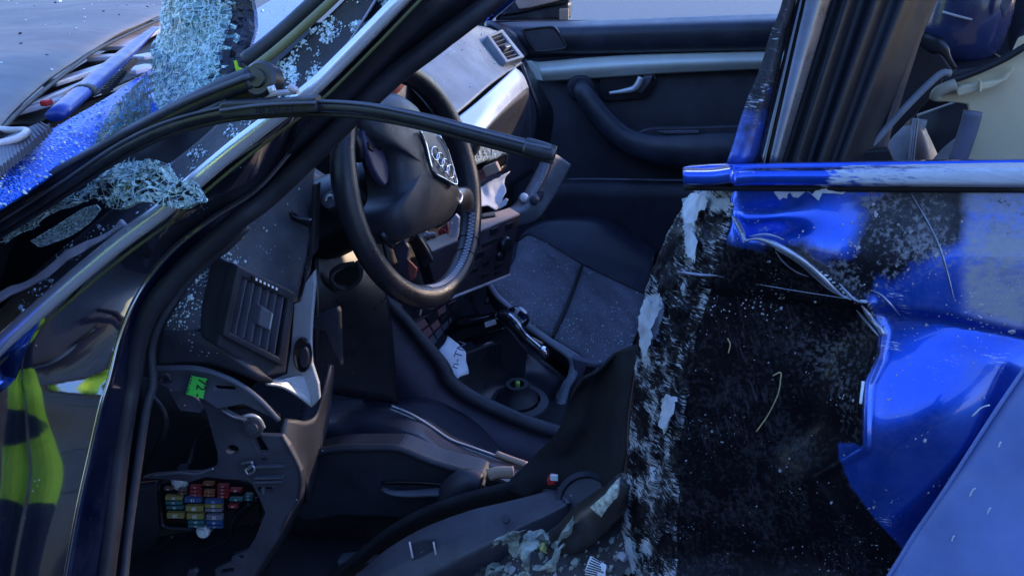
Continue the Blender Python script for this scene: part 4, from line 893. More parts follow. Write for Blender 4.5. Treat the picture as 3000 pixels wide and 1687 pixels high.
# driver's air vent
VT = Vector; VQ = [PY(3, 1783, 548, .155), PY(3, 2212, 752, .235), PY(3, 2125, 1315, .225), PY(3, 1668, 1078, .140)]
vn = (VQ[1]-VQ[0]).cross(VQ[3]-VQ[0]).normalized()
if vn.dot(CAMP-VQ[0]) < 0: vn = -vn
def vent(nm, Qd, io, nsl, parent, knob, mats_=('plastic', 'plastic_grey'), deep=.03):
    v = empty(nm, (0, 0, 0), parent)
    def bl(a, b_, h=0.0):
        p = Qd[0].lerp(Qd[1], a).lerp(Qd[3].lerp(Qd[2], a), b_); return p+N*h
    N = (Qd[1]-Qd[0]).cross(Qd[3]-Qd[0]).normalized()
    if N.dot(CAMP-Qd[0]) < 0: N = -N
    x0, x1, y0, y1 = io
    o = [bl(0, 0, .004), bl(1, 0, .004), bl(1, 1, .004), bl(0, 1, .004)]; h_ = [bl(x0, y0, .004), bl(x1, y0, .004), bl(x1, y1, .004), bl(x0, y1, .004)]
    slab('frame', o, .02, mats_[0], v, .0025, holes=[h_])
    sheet('cavity', [[bl(x0, y0, -.002), bl(x1, y0, -.002)], [bl(x0+.02, y0, -deep), bl(x1-.02, y0, -deep)], [bl(x0+.02, y1, -deep), bl(x1-.02, y1, -deep)], [bl(x0, y1, -.002), bl(x1, y1, -.002)]], 'black', v, 6, 12, .002, curve=False, curve_v=False)
    for i in range(nsl):
        t = x0+(x1-x0)*(i+.6)/(nsl+.2); A, B = bl(t, y0, -.004), bl(t, y1, -.004); d = (B-A)/2; s = d.cross(N).normalized()
        obox('slat', (A+B)/2, d, (N*.95-s*.3).normalized()*.0055, (s*.95+N*.3).normalized()*.0016, mats_[1], v, .0008)
    if knob:
        kx, ky, kw, kh = knob; c = bl(kx, ky, .003); ex = (bl(kx+kw, ky)-bl(kx-kw, ky))/2; ey = (bl(kx, ky+kh)-bl(kx, ky-kh))/2
        obox('slider', c, ex, ey, N*.008, mats_[1], v, .002, taper=.12)
        obox('slider_edge', c+ex*.95+N*.002, ex*.10, ey*.8, N*.007, 'silver', v, .001)
    return v, bl, N
dv, dbl, dN = vent('air_vent', VQ, (.10, .90, .13, .90), 6, CAR, (.52, .50, .10, .14))
obox('wheel_slot', dbl(.45, .065, .006), (dbl(.70, .065)-dbl(.24, .065))/2, (dbl(.45, .085)-dbl(.45, .045))/2, dN*.002, 'black', dv, .0005)
for i in range(6):
    c = dbl(.28+.07*i, .062, .009); obox('icon', c, (dbl(.5, 0)-dbl(.485, 0))/1.0, (dbl(.5, .02)-dbl(.5, 0))/1.2, dN*.0005, 'print_white', dv, 0)
slab('vent_surround', [PY(3, x, y, yy) for x, y, yy in ((1660, 1085, .148), (1770, 545, .163), (2190, 735, .243), (2225, 850, .252), (2160, 1370, .236), (2010, 1400, .21), (1640, 1165, .146))], .05, 'plastic', da, .004)
# silver trim beside the vent
slab('silver_trim', [PY(3, x, y, .288) for x, y in ((2215, 850), (2262, 838), (2300, 690), (2372, 590), (2378, 700), (2352, 970), (2345, 1120), (2352, 1300), (2400, 1449), (2410, 1560), (2352, 1625), (2250, 1537), (2140, 1467), (2020, 1437), (2160, 1380), (2190, 1200))], .008, 'silver_ribbed', da, .002)
slab('light_switch_recess', [PY(3, 2275+68*math.cos(t*.2618), 1235+132*math.sin(t*.2618)+10*math.cos(t*.2618), .279) for t in range(24)], .008, 'gloss_black', da, .002)
slab('light_switch', [PY(3, 2290+36*math.cos(t*.2618), 1250+80*math.sin(t*.2618), .274) for t in range(24)], .006, 'plastic', da, .002)
sheet('trim_blade', [q(6, [(1990, -30, .24), (2130, -30, .26), (2250, 20, .28), (2340, 60, .29)]), q(6, [(2020, -10, .23), (2130, 20, .25), (2250, 90, .27), (2350, 175, .285)])], 'silver', da, 20, 6, .004)
sheet('trim_wing', [q(6, [(2140, -40, .27), (2300, -60, .29), (2340, 60, .29)]), q(6, [(2030, -10, .25), (2200, 40, .27), (2350, 170, .285)])], 'silver_ribbed', da, 12, 6, .004)
# ------------------------------------------------------------------ broken dash frame, driver's end (stands in the plane of the missing end cap)
df = empty('dash_frame', (0, 0, 0), CAR)
slab('upper_plate', q(3, [(1180, 1350), (1330, 1345), (1480, 1350), (1640, 1400), (1800, 1470), (1960, 1590), (2090, 1710), (2040, 1700), (1830, 1600), (1640, 1640), (1480, 1530), (1300, 1500), (1180, 1440)], .19), .008, 'plastic_grey', df, .002, holes=[q(3, [(1620, 1462), (1765, 1470), (1775, 1505), (1620, 1495)], .19)])
pl = [(1500, 90), (1640, 60), (1720, 150), (1690, 210), (1850, 290), (1900, 370), (1900, 400), (1950, 520), (2040, 520), (1960, 390), (2120, 395), (2180, 470), (2270, 660), (2265, 830), (2200, 950), (2130, 1100), (2080, 1200), (1980, 1340), (1900, 1449), (1820, 1560), (1640, 1560), (1620, 1400), (1740, 1340), (1750, 1300), (1860, 1260), (1920, 1170), (2000, 970), (1950, 850), (1900, 760), (1860, 720), (1700, 720), (1560, 700), (1430, 740), (1250, 720), (1070, 710), (1150, 690), (1350, 675), (1520, 670), (1600, 640), (1640, 600), (1640, 520), (1600, 380), (1560, 230)]
slab('lower_bracket', q(6, pl, .205), .010, 'bracket_grey', df, .002, holes=[smooth_poly(q(6, [(1705, 480), (1750, 458), (1795, 480), (1795, 510), (1750, 530), (1705, 510)], .205), 16), q(6, [(1940, 780), (2050, 778), (2062, 815), (1945, 818)], .205), q(6, [(1965, 560), (2010, 560), (2010, 578), (1965, 578)], .205), q(6, [(1655, 1400), (1760, 1385), (1765, 1415), (1660, 1430)], .205), smooth_poly(q(6, [(1790, 1300), (1815, 1290), (1840, 1302), (1815, 1318)], .205), 10)])
for a, b_ in (((1925, 705), (2140, 700)), ((1925, 735), (2138, 730)), ((1935, 620), (2140, 615))):
    A, B = PY(6, *a, .2), PY(6, *b_, .2); obox('rib', (A+B)/2, (B-A)/2, Vector((0, .004, 0)), Vector((0, 0, .0015)), 'plastic_grey', df, .0006)
obox('hole_divider', PY(6, 1990, 798, .206), Vector((.0015, 0, 0)), Vector((0, .004, 0)), Vector((0, 0, .006)), 'plastic_grey', df, .0005)
sheet('bracket_return', [q(6, [(2130, 390, .205), (2180, 470, .205), (2270, 660, .205), (2265, 830, .205), (2200, 950, .205), (2050, 1250, .205), (1850, 1560, .205)]), q(6, [(2190, 370, .30), (2290, 470, .30), (2330, 660, .30), (2320, 830, .30), (2260, 960, .30), (2110, 1250, .30), (1900, 1560, .30)])], 'plastic', df, 30, 4, .004)
sheet('side_cover', [q(6, [(2150, 260, .235), (2240, 270, .25), (2320, 280, .27), (2400, 220, .30), (2470, -20, .33), (2500, -150, .35)]), q(6, [(2130, 385, .22), (2220, 470, .23), (2300, 500, .26), (2370, 480, .29), (2440, 260, .33), (2520, -100, .37)]), q(6, [(2210, 520, .22), (2280, 640, .23), (2320, 800, .26), (2330, 900, .29), (2380, 700, .33), (2480, 300, .38)])], 'plastic', df, 24, 12, .005)
lathe('mount_bolt', PY(6, 1905, 335, .196), Vector((.1, -1, .2)), ((.014, -.004), (.014, .0), (.009, .001), (.0085, .005), (.0, .0055)), 'steel_dark', df, 20)
tube('spring_clip', q(6, [(1820, 600, .198), (1900, 590, .196), (1880, 640, .196), (1850, 640, .196), (1870, 680, .196), (1915, 660, .196), (1910, 620, .196), (1870, 625, .196)]), .0018, 'steel', df, 8, 40)
tube('torn_edge', q(6, [(1670, 195, .2), (1760, 250, .2), (1860, 275, .2), (1920, 310, .2), (1975, 375, .2)]), .0018, 'steel', df, 6, 24)
tube('wire', q(6, [(1790, 270, .22), (1850, 245, .22), (1910, 240, .225), (1960, 270, .23), (1990, 330, .235)]), .0028, 'silver', df, 8, 24)
tube('cable', q(6, [(1700, 170, .24), (1800, 160, .24), (1920, 150, .25), (2020, 190, .26), (2090, 250, .27)]), .006, 'black', df, 8, 24)
slab('latch_plate', q(6, [(1270, 50), (1400, 60), (1480, 110), (1530, 190), (1510, 220), (1360, 205), (1320, 140)], .215), .006, 'plastic_grey', df, .0015, holes=[q(6, [(1345, 155), (1370, 152), (1372, 165), (1347, 168)], .215), q(6, [(1385, 158), (1410, 158), (1410, 170), (1385, 170)], .215)])
tube('frame_slot', smooth_poly(q(3, [(1195, 1395), (1260, 1385), (1290, 1420), (1230, 1430)], .184), 16), .003, 'plastic', df, 6, 20)
tube('bright_edge', q(6, [(1160, 690, .2), (1350, 672, .2), (1480, 680, .2), (1560, 655, .2), (1610, 640, .2)]), .0016, 'steel', df, 6, 24)
# green price tag stuck on the frame
tg = [PY(6, x, y, .180) for x, y in ((1440, -60), (1562, -35), (1530, 112), (1402, 78))]
slab('green_tag', tg, .001, 'tag_green', df, 0)
ex = (tg[3]-tg[0]).normalized(); ey = (tg[1]-tg[0]).normalized(); ez = ex.cross(ey)
if ez.dot(CAMP-tg[0]) < 0: ey = ey
tc = sum(tg, Vector())/4+Vector((0, -.0012, 0))
tx = (tg[0]-tg[3]).normalized(); tyv = (tg[0]-tg[1]).normalized()
text('tag_print', '72 -', .019, tc-tyv*.006, -tx, -tyv if (-tx).cross(-tyv).dot(CAMP-tc) > 0 else tyv, 'ink', df)
text('tag_print', '4771756', .010, tc+tyv*.013, -tx, -tyv if (-tx).cross(-tyv).dot(CAMP-tc) > 0 else tyv, 'ink', df)
# ------------------------------------------------------------------ fuse box
fb = empty('fuse_box', (0, 0, 0), CAR)
slab('housing', q(6, [(1190, 760), (1300, 740), (1540, 700), (1760, 720), (1950, 760), (1960, 880), (1720, 1110), (1620, 1105), (1215, 1100)], .262), .03, 'black', fb, .003)
tube('housing_lip', q(6, [(1190, 770, .255), (1215, 1000, .255), (1240, 1075, .255), (1400, 1090, .255), (1610, 1098, .255)]), .003, 'plastic', fb, 8, 24)
for cx, cy, r_ in ((1352, 742, .0125), (1530, 1112, .0105)):
    c = PY(6, cx, cy, .245); lathe('screw', c, Vector((.1, -1, .25)), ((r_, -.004), (r_, .0), (r_*.92, .002), (r_*.55, .003), (r_*.5, .007), (0, .0075)), 'screw_pale', fb, 18)
FU = [(1275, 785, 70, 22, 'fuse_brown', '10'), (1380, 795, 64, 20, 'fuse_brown', '5'), (1380, 818, 64, 20, 'fuse_brown', '5'), (1478, 772, 84, 24, 'fuse_red', '10'), (1478, 800, 84, 22, 'fuse_red', '5'), (1478, 828, 84, 22, 'fuse_red', '10'), (1575, 748, 84, 26, 'fuse_orange', '5'), (1580, 806, 80, 22, 'fuse_orange', '5'), (1580, 832, 80, 22, 'fuse_orange', '5'), (1685, 764, 84, 22, 'fuse_red', '10'), (1685, 790, 84, 22, 'fuse_red', '10'), (1685, 815, 84, 22, 'fuse_red', '10'), (1685, 842, 84, 22, 'fuse_red', '10'), (1782, 796, 90, 26, 'fuse_red', '10'), (1880, 835, 62, 24, 'fuse_green', '15'), (1880, 862, 62, 22, 'fuse_green', '15'), (1784, 865, 100, 24, 'fuse_green', '30'),
      (1316, 852, 130, 34, 'fuse_yellow', '20'), (1460, 868, 128, 40, 'fuse_blue', '15'), (1616, 880, 136, 34, 'fuse_blue', '15'), (1316, 888, 128, 26, 'fuse_green', '30'), (1616, 912, 132, 30, 'fuse_yellow', '20'), (1322, 924, 128, 26, 'fuse_green', '30'), (1470, 932, 132, 44, 'fuse_yellow', '20'), (1616, 944, 130, 26, 'fuse_grey', '25'), (1762, 915, 74, 28, 'fuse_red', '10'),
      (1328, 984, 130, 46, 'fuse_yellow', '20'), (1477, 990, 130, 46, 'fuse_yellow', '20'), (1622, 998, 126, 44, 'fuse_grey', '25'), (1484, 1034, 122, 28, 'fuse_green', '30'), (1622, 1038, 124, 28, 'fuse_blue', '15'), (1484, 1064, 122, 22, 'fuse_green', '30'), (1624, 1070, 124, 20, 'fuse_blue', '15')]
for cx, cy, wd, hg, mt, s in FU:
    yy = .235; c = PY(6, cx, cy, yy); ax = (PY(6, cx+wd/2-3, cy+1, yy)-PY(6, cx-wd/2+3, cy-1, yy))/2; az = (PY(6, cx, cy-hg/2+2, yy)-PY(6, cx, cy+hg/2-2, yy))/2
    vs_ = [c+ax*i+Vector((0, .003, 0))*j+az*k for k in (-1, 1) for j in (-1, 1) for i in (-1, 1)]
    fs = [(0, 2, 3, 1), (4, 5, 7, 6), (0, 1, 5, 4), (2, 6, 7, 3), (0, 4, 6, 2), (1, 3, 7, 5)]; fm = [0]*6
    tv, tf = text_mesh(s, az.length*1.7 if hg > 30 else az.length*2.0, c+Vector((0, -.0034, 0))-az*.1, -ax.normalized(), -az.normalized(), .0001)
    k0 = 8; fs += [tuple(k0+x for x in f) for f in tf]; fm += [1]*len(tf)
    mesh_obj('fuse', vs_+tv, fs, mt, fb, smooth=False, mats=[mt, 'print_white'], fm=fm)
sheet('footwell_side', [q(6, [(950, -100, .42), (1500, 100, .45), (2200, 300, .5)]), q(6, [(950, 900, .36), (1500, 950, .40), (2300, 1000, .45)]), q(6, [(950, 1800, .30), (1500, 1800, .34), (2300, 1800, .4)])], 'black', CAR, 10, 10, .004)
for x, y in ((1100, 575), (1390, 620), (1420, 1215)): pass
slab('kick_panel', q(6, [(1000, 760), (1180, 740), (1200, 1120), (1150, 1240), (1020, 1300), (960, 1449), (960, 1000)], .24), .01, 'plastic_smooth', df, .003)
slab('torn_foil', q(6, [(1330, 640), (1360, 610), (1400, 605), (1425, 580), (1432, 600), (1410, 640), (1420, 655), (1350, 655)], .23), .003, 'steel_dark', df, .001)
slab('hanging_clip', q(6, [(1405, 1449), (1420, 1405), (1470, 1395), (1490, 1420), (1465, 1470), (1420, 1480)], .2), .008, 'steel_dark', df, .002)
# ------------------------------------------------------------------ dashboard, passenger's end
pdd = [q(1, [(400, 520, .95), (620, 350, 1.1), (900, 205, 1.28), (1060, 200, 1.4), (1195, 245, 1.5)]), q(1, [(480, 600, .93), (700, 440, 1.07), (930, 310, 1.24), (1090, 290, 1.37), (1240, 330, 1.48)]), q(1, [(620, 740, .90), (830, 620, 1.03), (1010, 480, 1.18), (1160, 420, 1.32), (1300, 410, 1.45)]), q(1, [(780, 930, .87), (940, 800, .98), (1110, 650, 1.12), (1250, 550, 1.28), (1365, 475, 1.42)])]
sheet('passenger_top', pdd, 'dash_top', da, 40, 30, .006, key='passdash')
PQ = [PY(1, 1075, 312, 1.35), PY(1, 1192, 262, 1.44), PY(1, 1358, 470, 1.41), PY(1, 1218, 515, 1.31)]
PQ = [p+Vector((.01, -.02, .012)) for p in PQ]
vent('air_vent', [PQ[0], PQ[3], PQ[2], PQ[1]], (.08, .92, .16, .80), 6, CAR, (.55, .45, .06, .16), ('dash_top', 'plastic'), .02)
sheet('passenger_silver', [q(1, [(820, 930, .85), (1000, 790, .97), (1160, 650, 1.12), (1312, 510, 1.31)]), q(1, [(960, 960, .86), (1110, 830, .99), (1240, 700, 1.14), (1370, 565, 1.32)]), q(1, [(1060, 1010, .88), (1180, 880, 1.02), (1300, 760, 1.17), (1412, 660, 1.33)])], 'silver_dash', da, 30, 14, .006)
sheet('glovebox', [q(1, [(1060, 1010, .90), (1180, 880, 1.04), (1300, 760, 1.19), (1412, 660, 1.35)]), q(1, [(1000, 1200, .95), (1150, 1080, 1.1), (1300, 1000, 1.25), (1440, 950, 1.40)]), q(1, [(960, 1600, .98), (1150, 1500, 1.12), (1300, 1400, 1.28), (1450, 1300, 1.42)])], 'plastic', da, 16, 14, .006)
sheet('dash_side', [q(1, [(1365, 470, 1.44), (1420, 640, 1.42), (1490, 850, 1.42), (1450, 1100, 1.42)]), q(1, [(1400, 470, 1.54), (1490, 640, 1.54), (1600, 850, 1.54), (1560, 1150, 1.54)])], 'plastic_smooth', da, 14, 6, .006)

sheet('dash_core', [q(1, [(150, 520, .85), (450, 420, .95), (700, 380, 1.1)]), q(1, [(300, 800, .8), (560, 900, .9), (760, 1000, .98)]), q(1, [(350, 1300, .8), (640, 1300, .9), (960, 1420, 1.0)])], 'black', da, 14, 14, .005)
sheet('torn_lining', [q(1, [(340, 700, .72), (400, 620, .74), (450, 570, .76)]), q(1, [(380, 715, .70), (420, 650, .71), (460, 600, .73)]), q(1, [(430, 720, .72), (460, 680, .73), (480, 640, .75)])], 'rust_red', da, 10, 10, .006, fn=lambda p, a, b_: p+fold(p, 30, .006, 1))
# ------------------------------------------------------------------ centre stack: radio pushed out of its bay, loose parts around it
ra = empty('radio', (0, 0, 0), CAR)
RQ = [PY(4, 640, 470, .74), PY(4, 1352, 165, .98), PY(4, 1270, 622, .96), PY(4, 740, 830, .76)]
rn = (RQ[1]-RQ[0]).cross(RQ[3]-RQ[0]).normalized()
if rn.dot(CAMP-RQ[0]) < 0: rn = -rn
def rb(a, b_, h=0.0): return RQ[0].lerp(RQ[1], a).lerp(RQ[3].lerp(RQ[2], a), b_)+rn*h
slab('face', RQ, .03, 'radio_face', ra, .003)
slab('top_plate', [rb(.0, 0, -.002), rb(1, 0, -.002), rb(1.0, -.07, -.03), rb(.82, -.10, -.03), rb(.80, -.05, -.02), rb(.62, -.10, -.03), rb(0, -.10, -.03)], .006, 'tan_part', ra, .001)
lathe('volume_knob', rb(.82, .40, 0), rn, ((.0165, 0), (.0165, .012), (.013, .016), (.0, .017)), 'plastic_smooth', ra, 24)
lathe('tuning_knob', rb(.80, .58, 0), rn, ((.012, 0), (.012, .006), (.009, .008), (.0, .009)), 'plastic_smooth', ra, 20)
for a, b_, w_, h_ in ((.70, .10, .10, .07), (.87, .13, .09, .07), (.66, .27, .22, .05), (.5, .2, .08, .06), (.36, .28, .09, .06), (.5, .42, .2, .08), (.62, .62, .1, .06), (.46, .66, .1, .06), (.80, .76, .12, .05), (.8, .88, .1, .04), (.62, .84, .1, .05), (.3, .5, .1, .08), (.3, .72, .1, .06), (.14, .6, .08, .1)):
    obox('button', rb(a, b_, .001), (rb(a+w_/2, b_)-rb(a-w_/2, b_))*.45, (rb(a, b_+h_/2)-rb(a, b_-h_/2))*.8, rn*.0025, 'plastic_smooth', ra, .001)
obox('display_slot', rb(.45, .55, .0005), (rb(.9, .55)-rb(.1, .55))*.35, (rb(.5, .57)-rb(.5, .55))*.5, rn*.002, 'black', ra, .0005)
tube('lower_edge', [rb(-.02, 1.01, 0), rb(1.0, 1.01, 0)], .003, 'bar_grey', ra, 6, 4)
cs = empty('centre_stack', (0, 0, 0), CAR)
sheet('stack_body', [q(1, [(700, 1350, .86), (900, 1330, 1.0), (1250, 1250, 1.12)]), q(4, [(300, 100, .80), (700, 60, .95), (1100, 160, 1.10)]), q(4, [(350, 500, .78), (760, 500, .92), (1250, 400, 1.02)]), q(4, [(420, 900, .74), (800, 850, .86), (1000, 760, 1.0)]), q(4, [(560, 1130, .76), (820, 1010, .88), (1050, 930, 1.0)])], 'plastic_smooth', cs, 16, 26, .006)
slab('stack_flap', q(4, [(560, 320), (640, 300), (690, 380), (700, 400), (640, 400), (600, 380)], .80), .006, 'tan_part', cs, .001)
for i in range(3): tube('broken_fin', q(4, [(600+i*22, 345-i*14, .79), (660+i*20, 330-i*8, .80), (690+i*8, 352-i*4, .81)]), .003, 'bar_grey', cs, 6, 8)
hz_ = [PY(4, x, y, .83) for x, y in ((725, 300), (800, 232), (812, 330), (752, 368))]
slab('hazard_switch', hz_, .012, 'rust_red', cs, .002)
hc = sum(hz_, Vector())/4+Vector((.002, -.004, 0)); hu, hv_ = (hz_[1]-hz_[0]).normalized(), (hz_[0]-hz_[3]).normalized()
tube('warning_triangle', [hc+hv_*.010, hc-hv_*.007+hu*.009, hc-hv_*.007-hu*.009, hc+hv_*.010], .0012, 'red', cs, 6, 13, curve=False)
slab('hole_plate', q(4, [(805, 235), (860, 170), (888, 200), (870, 330), (825, 350)], .82), .01, 'bar_grey', cs, .002, holes=[smooth_poly(q(4, [(825, 232), (835, 222), (845, 232), (835, 244)], .82), 8), smooth_poly(q(4, [(822, 290), (832, 280), (842, 290), (832, 302)], .82), 8)])
# switch bank under the wheel
sbq = [PY(4, 520, 1000, .74), PY(4, 850, 800, .90), PY(4, 830, 960, .90), PY(4, 660, 1190, .76)]
def sb(a, b_, h=0.0): return sbq[0].lerp(sbq[1], a).lerp(sbq[3].lerp(sbq[2], a), b_)
sn = (sbq[1]-sbq[0]).cross(sbq[3]-sbq[0]).normalized(); sn = sn if sn.dot(CAMP-sbq[0]) > 0 else -sn
bk = empty('switch_bank', (0, 0, 0), CAR)
slab('bank_frame', sbq, .02, 'plastic_smooth', bk, .002)
for i in range(4):
    for j in range(3):
        a, b_ = (i+.5)/4, (j+.5)/3; mt = ('rust_dull', 'rust_dull', 'plastic_smooth')[(i*2+j) % 3] if j < 2 else 'plastic_grey'
        obox('switch', sb(a, b_)+sn*.003, (sb(a+.11, b_)-sb(a-.11, b_))/2*.95, (sb(a, b_+.14)-sb(a, b_-.14))/2*.95, sn*.005, mt, bk, .001)
for a in (.2, .45, .7): tube('loose_wire', [sb(a, -.1)+sn*.004, sb(a+.1, -.35)+sn*.006, sb(a+.2, -.2)+sn*.004], .0022, 'tan_part', bk, 6, 10)
# torn centre vent with pale fragments, and the loose lower dash moulding
cv = empty('torn_centre_vent', (0, 0, 0), CAR)
sheet('vent_pod', [q(1, [(905, 1060, .92), (1080, 1110, 1.0), (1235, 1150, 1.08)]), q(1, [(940, 1150, .92), (1090, 1170, 1.0), (1240, 1180, 1.08)]), q(1, [(985, 1255, .92), (1100, 1210, 1.0), (1235, 1165, 1.08)])], 'pod_teal', cv, 16, 8, .006, key='pod')
slab('pod_lower', q(1, [(985, 1262), (1250, 1165), (1240, 1230), (1170, 1290), (1020, 1370)], .99), .02, 'plastic_smooth', cv, .003)
for i in range(4): tube('pod_fin', q(1, [(1010, 1310+i*22, .975), (1110, 1260+i*22, .985), (1210, 1205+i*22, .995)]), .003, 'rust_dull', cv, 6, 8)
obox('pod_tab', PY(1, 1135, 1275, .96), Vector((.014, 0, .006)), Vector((0, .008, 0)), Vector((-.004, 0, .009)), 'tan_part', cv, .002)
lm = empty('lower_dash_moulding', (0, 0, 0), CAR)
A_ = [(1, 1505, 1215, 1.14), (1, 1440, 1340, 1.12), (4, 1350, 40, 1.08), (4, 1260, 120, 1.04), (4, 1060, 165, .99)]
B_ = [(1, 1600, 1165, 1.16), (1, 1560, 1310, 1.14), (4, 1480, 10, 1.10), (4, 1400, 150, 1.06), (4, 1060, 215, 1.0)]
C_ = [(1, 1735, 1240, 1.20), (1, 1680, 1350, 1.18), (4, 1590, 60, 1.14), (4, 1440, 230, 1.09), (4, 1080, 275, 1.02)]
sheet('moulding', [[PY(*a) for a in A_], [PY(*a)+Vector((0, -.02, .008)) for a in B_], [PY(*a) for a in C_]], 'dash_top', lm, 30, 14, .006)
tube('moulding_seam', [PY(a[0], a[1], a[2], a[3]-.028) for a in B_[:3]], .0022, 'plastic', lm, 6, 18)
slab('glove_tray', [PY(4, x, y, 1.09) for x, y in ((1340, 60), (1400, 0), (1530, -10), (1520, 60), (1430, 150), (1330, 150))], .012, 'plastic_grey', lm, .003)
for x, y in ((1370, 55), (1450, 70)): lathe('knob', PY(4, x, y, 1.065), Vector((.4, -.7, .5)), ((.010, 0), (.010, .010), (.006, .013), (0, .014)), 'silver' if x < 1400 else 'plastic', lm, 14)
# ------------------------------------------------------------------ centre console
cc = empty('centre_console', (0, 0, 0), CAR)
ctop = [(4, 330, 800, .70), (4, 480, 960, .71), (4, 600, 1110, .71), (4, 760, 1310, .71), (7, 820, -20, .71), (7, 960, 90, .72), (7, 1180, 200, .72), (7, 1420, 300, .72), (7, 1720, 390, .72)]
ct = [PY(*a) for a in ctop]
sheet('console_side', [[p+Vector((0, .02, -.004)) for p in ct], [p+Vector((-.03, -.03, -.06)) for p in ct], [p+Vector((-.05, -.03, -.25)) for p in ct]], 'console_side', cc, 40, 14, .005)
tube('console_rail', ct, [.010, .011, .013, .014, .014, .014, .013], 'plastic', cc, 12, 60)
crt = [(4, 1390, 1000, 1.0), (4, 1560, 1120, 1.0), (4, 1740, 1260, 1.0), (4, 1745, 1380, .98), (7, 1690, 30, .96), (7, 1650, 200, .93), (7, 1640, 330, .88)]
tube('console_far_rail', [PY(*a) for a in crt], .011, 'dash_top', cc, 10, 40, flat=(Vector((0, 0, 1)), .7))
slab('console_corner', [PY(4, x, y, .98) for x, y in ((1740, 1250), (1800, 1265), (1950, 1300), (1870, 1400), (1820, 1480), (1740, 1500), (1760, 1380))], .02, 'plastic_grey', cc, .004)
slab('corner_slot', [PY(4, x, y, .972) for x, y in ((1850, 1310), (1920, 1320), (1830, 1430), (1815, 1400))], .006, 'black', cc, .001)
tub = [[PY(4, 780, 1060, .80), PY(4, 1200, 960, .92), PY(4, 1400, 1010, 1.0)], [PY(4, 900, 1449, .76), PY(4, 1280, 1200, .93), PY(4, 1700, 1290, .98)], [PY(7, 1050, 110, .74), PY(7, 1400, 60, .86), PY(7, 1680, 30, .95)], [PY(7, 1400, 290, .74), PY(7, 1550, 230, .82), PY(7, 1640, 300, .88)]]
tub = [[p+Vector((0, .015, -.05)) for p in r] for r in tub]
sheet('console_tub', tub, 'plastic_smooth', cc, 24, 24, .006)
slab('console_divider', [PY(4, x, y, .93) for x, y in ((960, 1110), (1240, 1010), (1300, 1080), (1400, 1200), (1380, 1449), (1250, 1390), (1100, 1260))], .006, 'plastic', cc, .002)
tube('console_cross_bar', [PY(4, x, y, .90) for x, y in ((780, 1045), (900, 1000), (1050, 965), (1190, 935))], .010, 'gloss_black', cc, 8, 20)
slab('cross_bar_tray', [PY(4, x, y, .905) for x, y in ((790, 1060), (1200, 950), (1245, 1020), (1000, 1110), (860, 1160), (810, 1120))], .012, 'plastic', cc, .003)
tube('tray_slot', [PY(4, x, y, .895) for x, y in ((880, 1150), (1000, 1100), (1240, 1025))], .004, 'gloss_black', cc, 8, 14)
obox('white_label', PY(4, 1125, 990, .89), Vector((.011, .0, .004)), Vector((0, .002, 0)), Vector((-.001, 0, .005)), 'paper', cc, .0005)
# gear lever
gl = empty('gear_lever', (0, 0, 0), CAR)
gb = PY(7, 1330, 110, .84); gax = Vector((0.02, -.15, 1))
lathe('gear_socket', gb, gax, ((.040, -.02), (.040, 0), (.030, .012), (.024, .022), (.022, .034), (.014, .034), (.013, .02), (0, .018)), 'rubber', gl, 26)
lathe('socket_collar', gb-Vector((0, 0, .012)), gax, ((.062, 0), (.060, .006), (.045, .010), (.044, .0), (0, .0)), 'plastic', gl, 28)
tube('lever_rod', [gb+Vector((0, 0, .01)), PY(7, 1330, 30, .835), PY(4, 1330, 1430, .832)], .0048, 'rod_green_lit', gl, 10, 12)
# ------------------------------------------------------------------ passenger seat
ps = empty('passenger_seat', (0, 0, 0), CAR)
pa = [q(4, [(1335, 375, 1.38), (1430, 332, 1.42), (1600, 420, 1.42), (1815, 552, 1.42)]), q(4, [(1290, 540, 1.28), (1420, 520, 1.30), (1570, 590, 1.30), (1760, 700, 1.30)]), q(4, [(1170, 650, 1.18), (1340, 720, 1.18), (1500, 800, 1.18), (1690, 880, 1.19)]), q(4, [(1130, 690, 1.08), (1260, 850, 1.08), (1420, 985, 1.08), (1588, 1098, 1.08)])]
pb = [q(4, [(1822, 556, 1.42), (2000, 640, 1.42), (2150, 710, 1.42), (2290, 775, 1.42)]), q(4, [(1770, 704, 1.30), (1950, 800, 1.31), (2120, 880, 1.32), (2280, 940, 1.33)]), q(4, [(1700, 884, 1.19), (1880, 970, 1.20), (2050, 1040, 1.22), (2220, 1090, 1.23)]), q(4, [(1596, 1102, 1.08), (1740, 1190, 1.08), (1900, 1285, 1.09), (2100, 1330, 1.10)])]
def puff(p, a, b_):
    e = min(a, 1-a, b_, 1-b_); h = .012*(1-math.exp(-e*9))+.0022*math.sin(b_*26+3*math.sin(a*5))*min(1, e*6)
    return p+Vector((.1, -.25, 1)).normalized()*h
sheet('cushion_panel', pa, 'alcantara', ps, 44, 36, .02, fn=puff, key='seatA'); sheet('cushion_panel', pb, 'alcantara', ps, 44, 36, .02, fn=puff, key='seatB')
bol = [q(4, [(1340, 365, 1.41), (1440, 325, 1.44), (1820, 548, 1.44), (2290, 775, 1.44)]), q(4, [(1380, 300, 1.44), (1540, 290, 1.47), (1880, 420, 1.47), (2330, 640, 1.47)]), q(4, [(1450, 245, 1.48), (1660, 210, 1.5), (1960, 270, 1.5), (2360, 500, 1.5)]), q(4, [(1560, 215, 1.53), (1720, 195, 1.54), (2000, 210, 1.54), (2390, 440, 1.54)]), q(4, [(1560, 300, 1.57), (1720, 290, 1.57), (2000, 300, 1.57), (2390, 500, 1.57)])]
sheet('far_bolster', bol, 'leather', ps, 44, 30, .01)
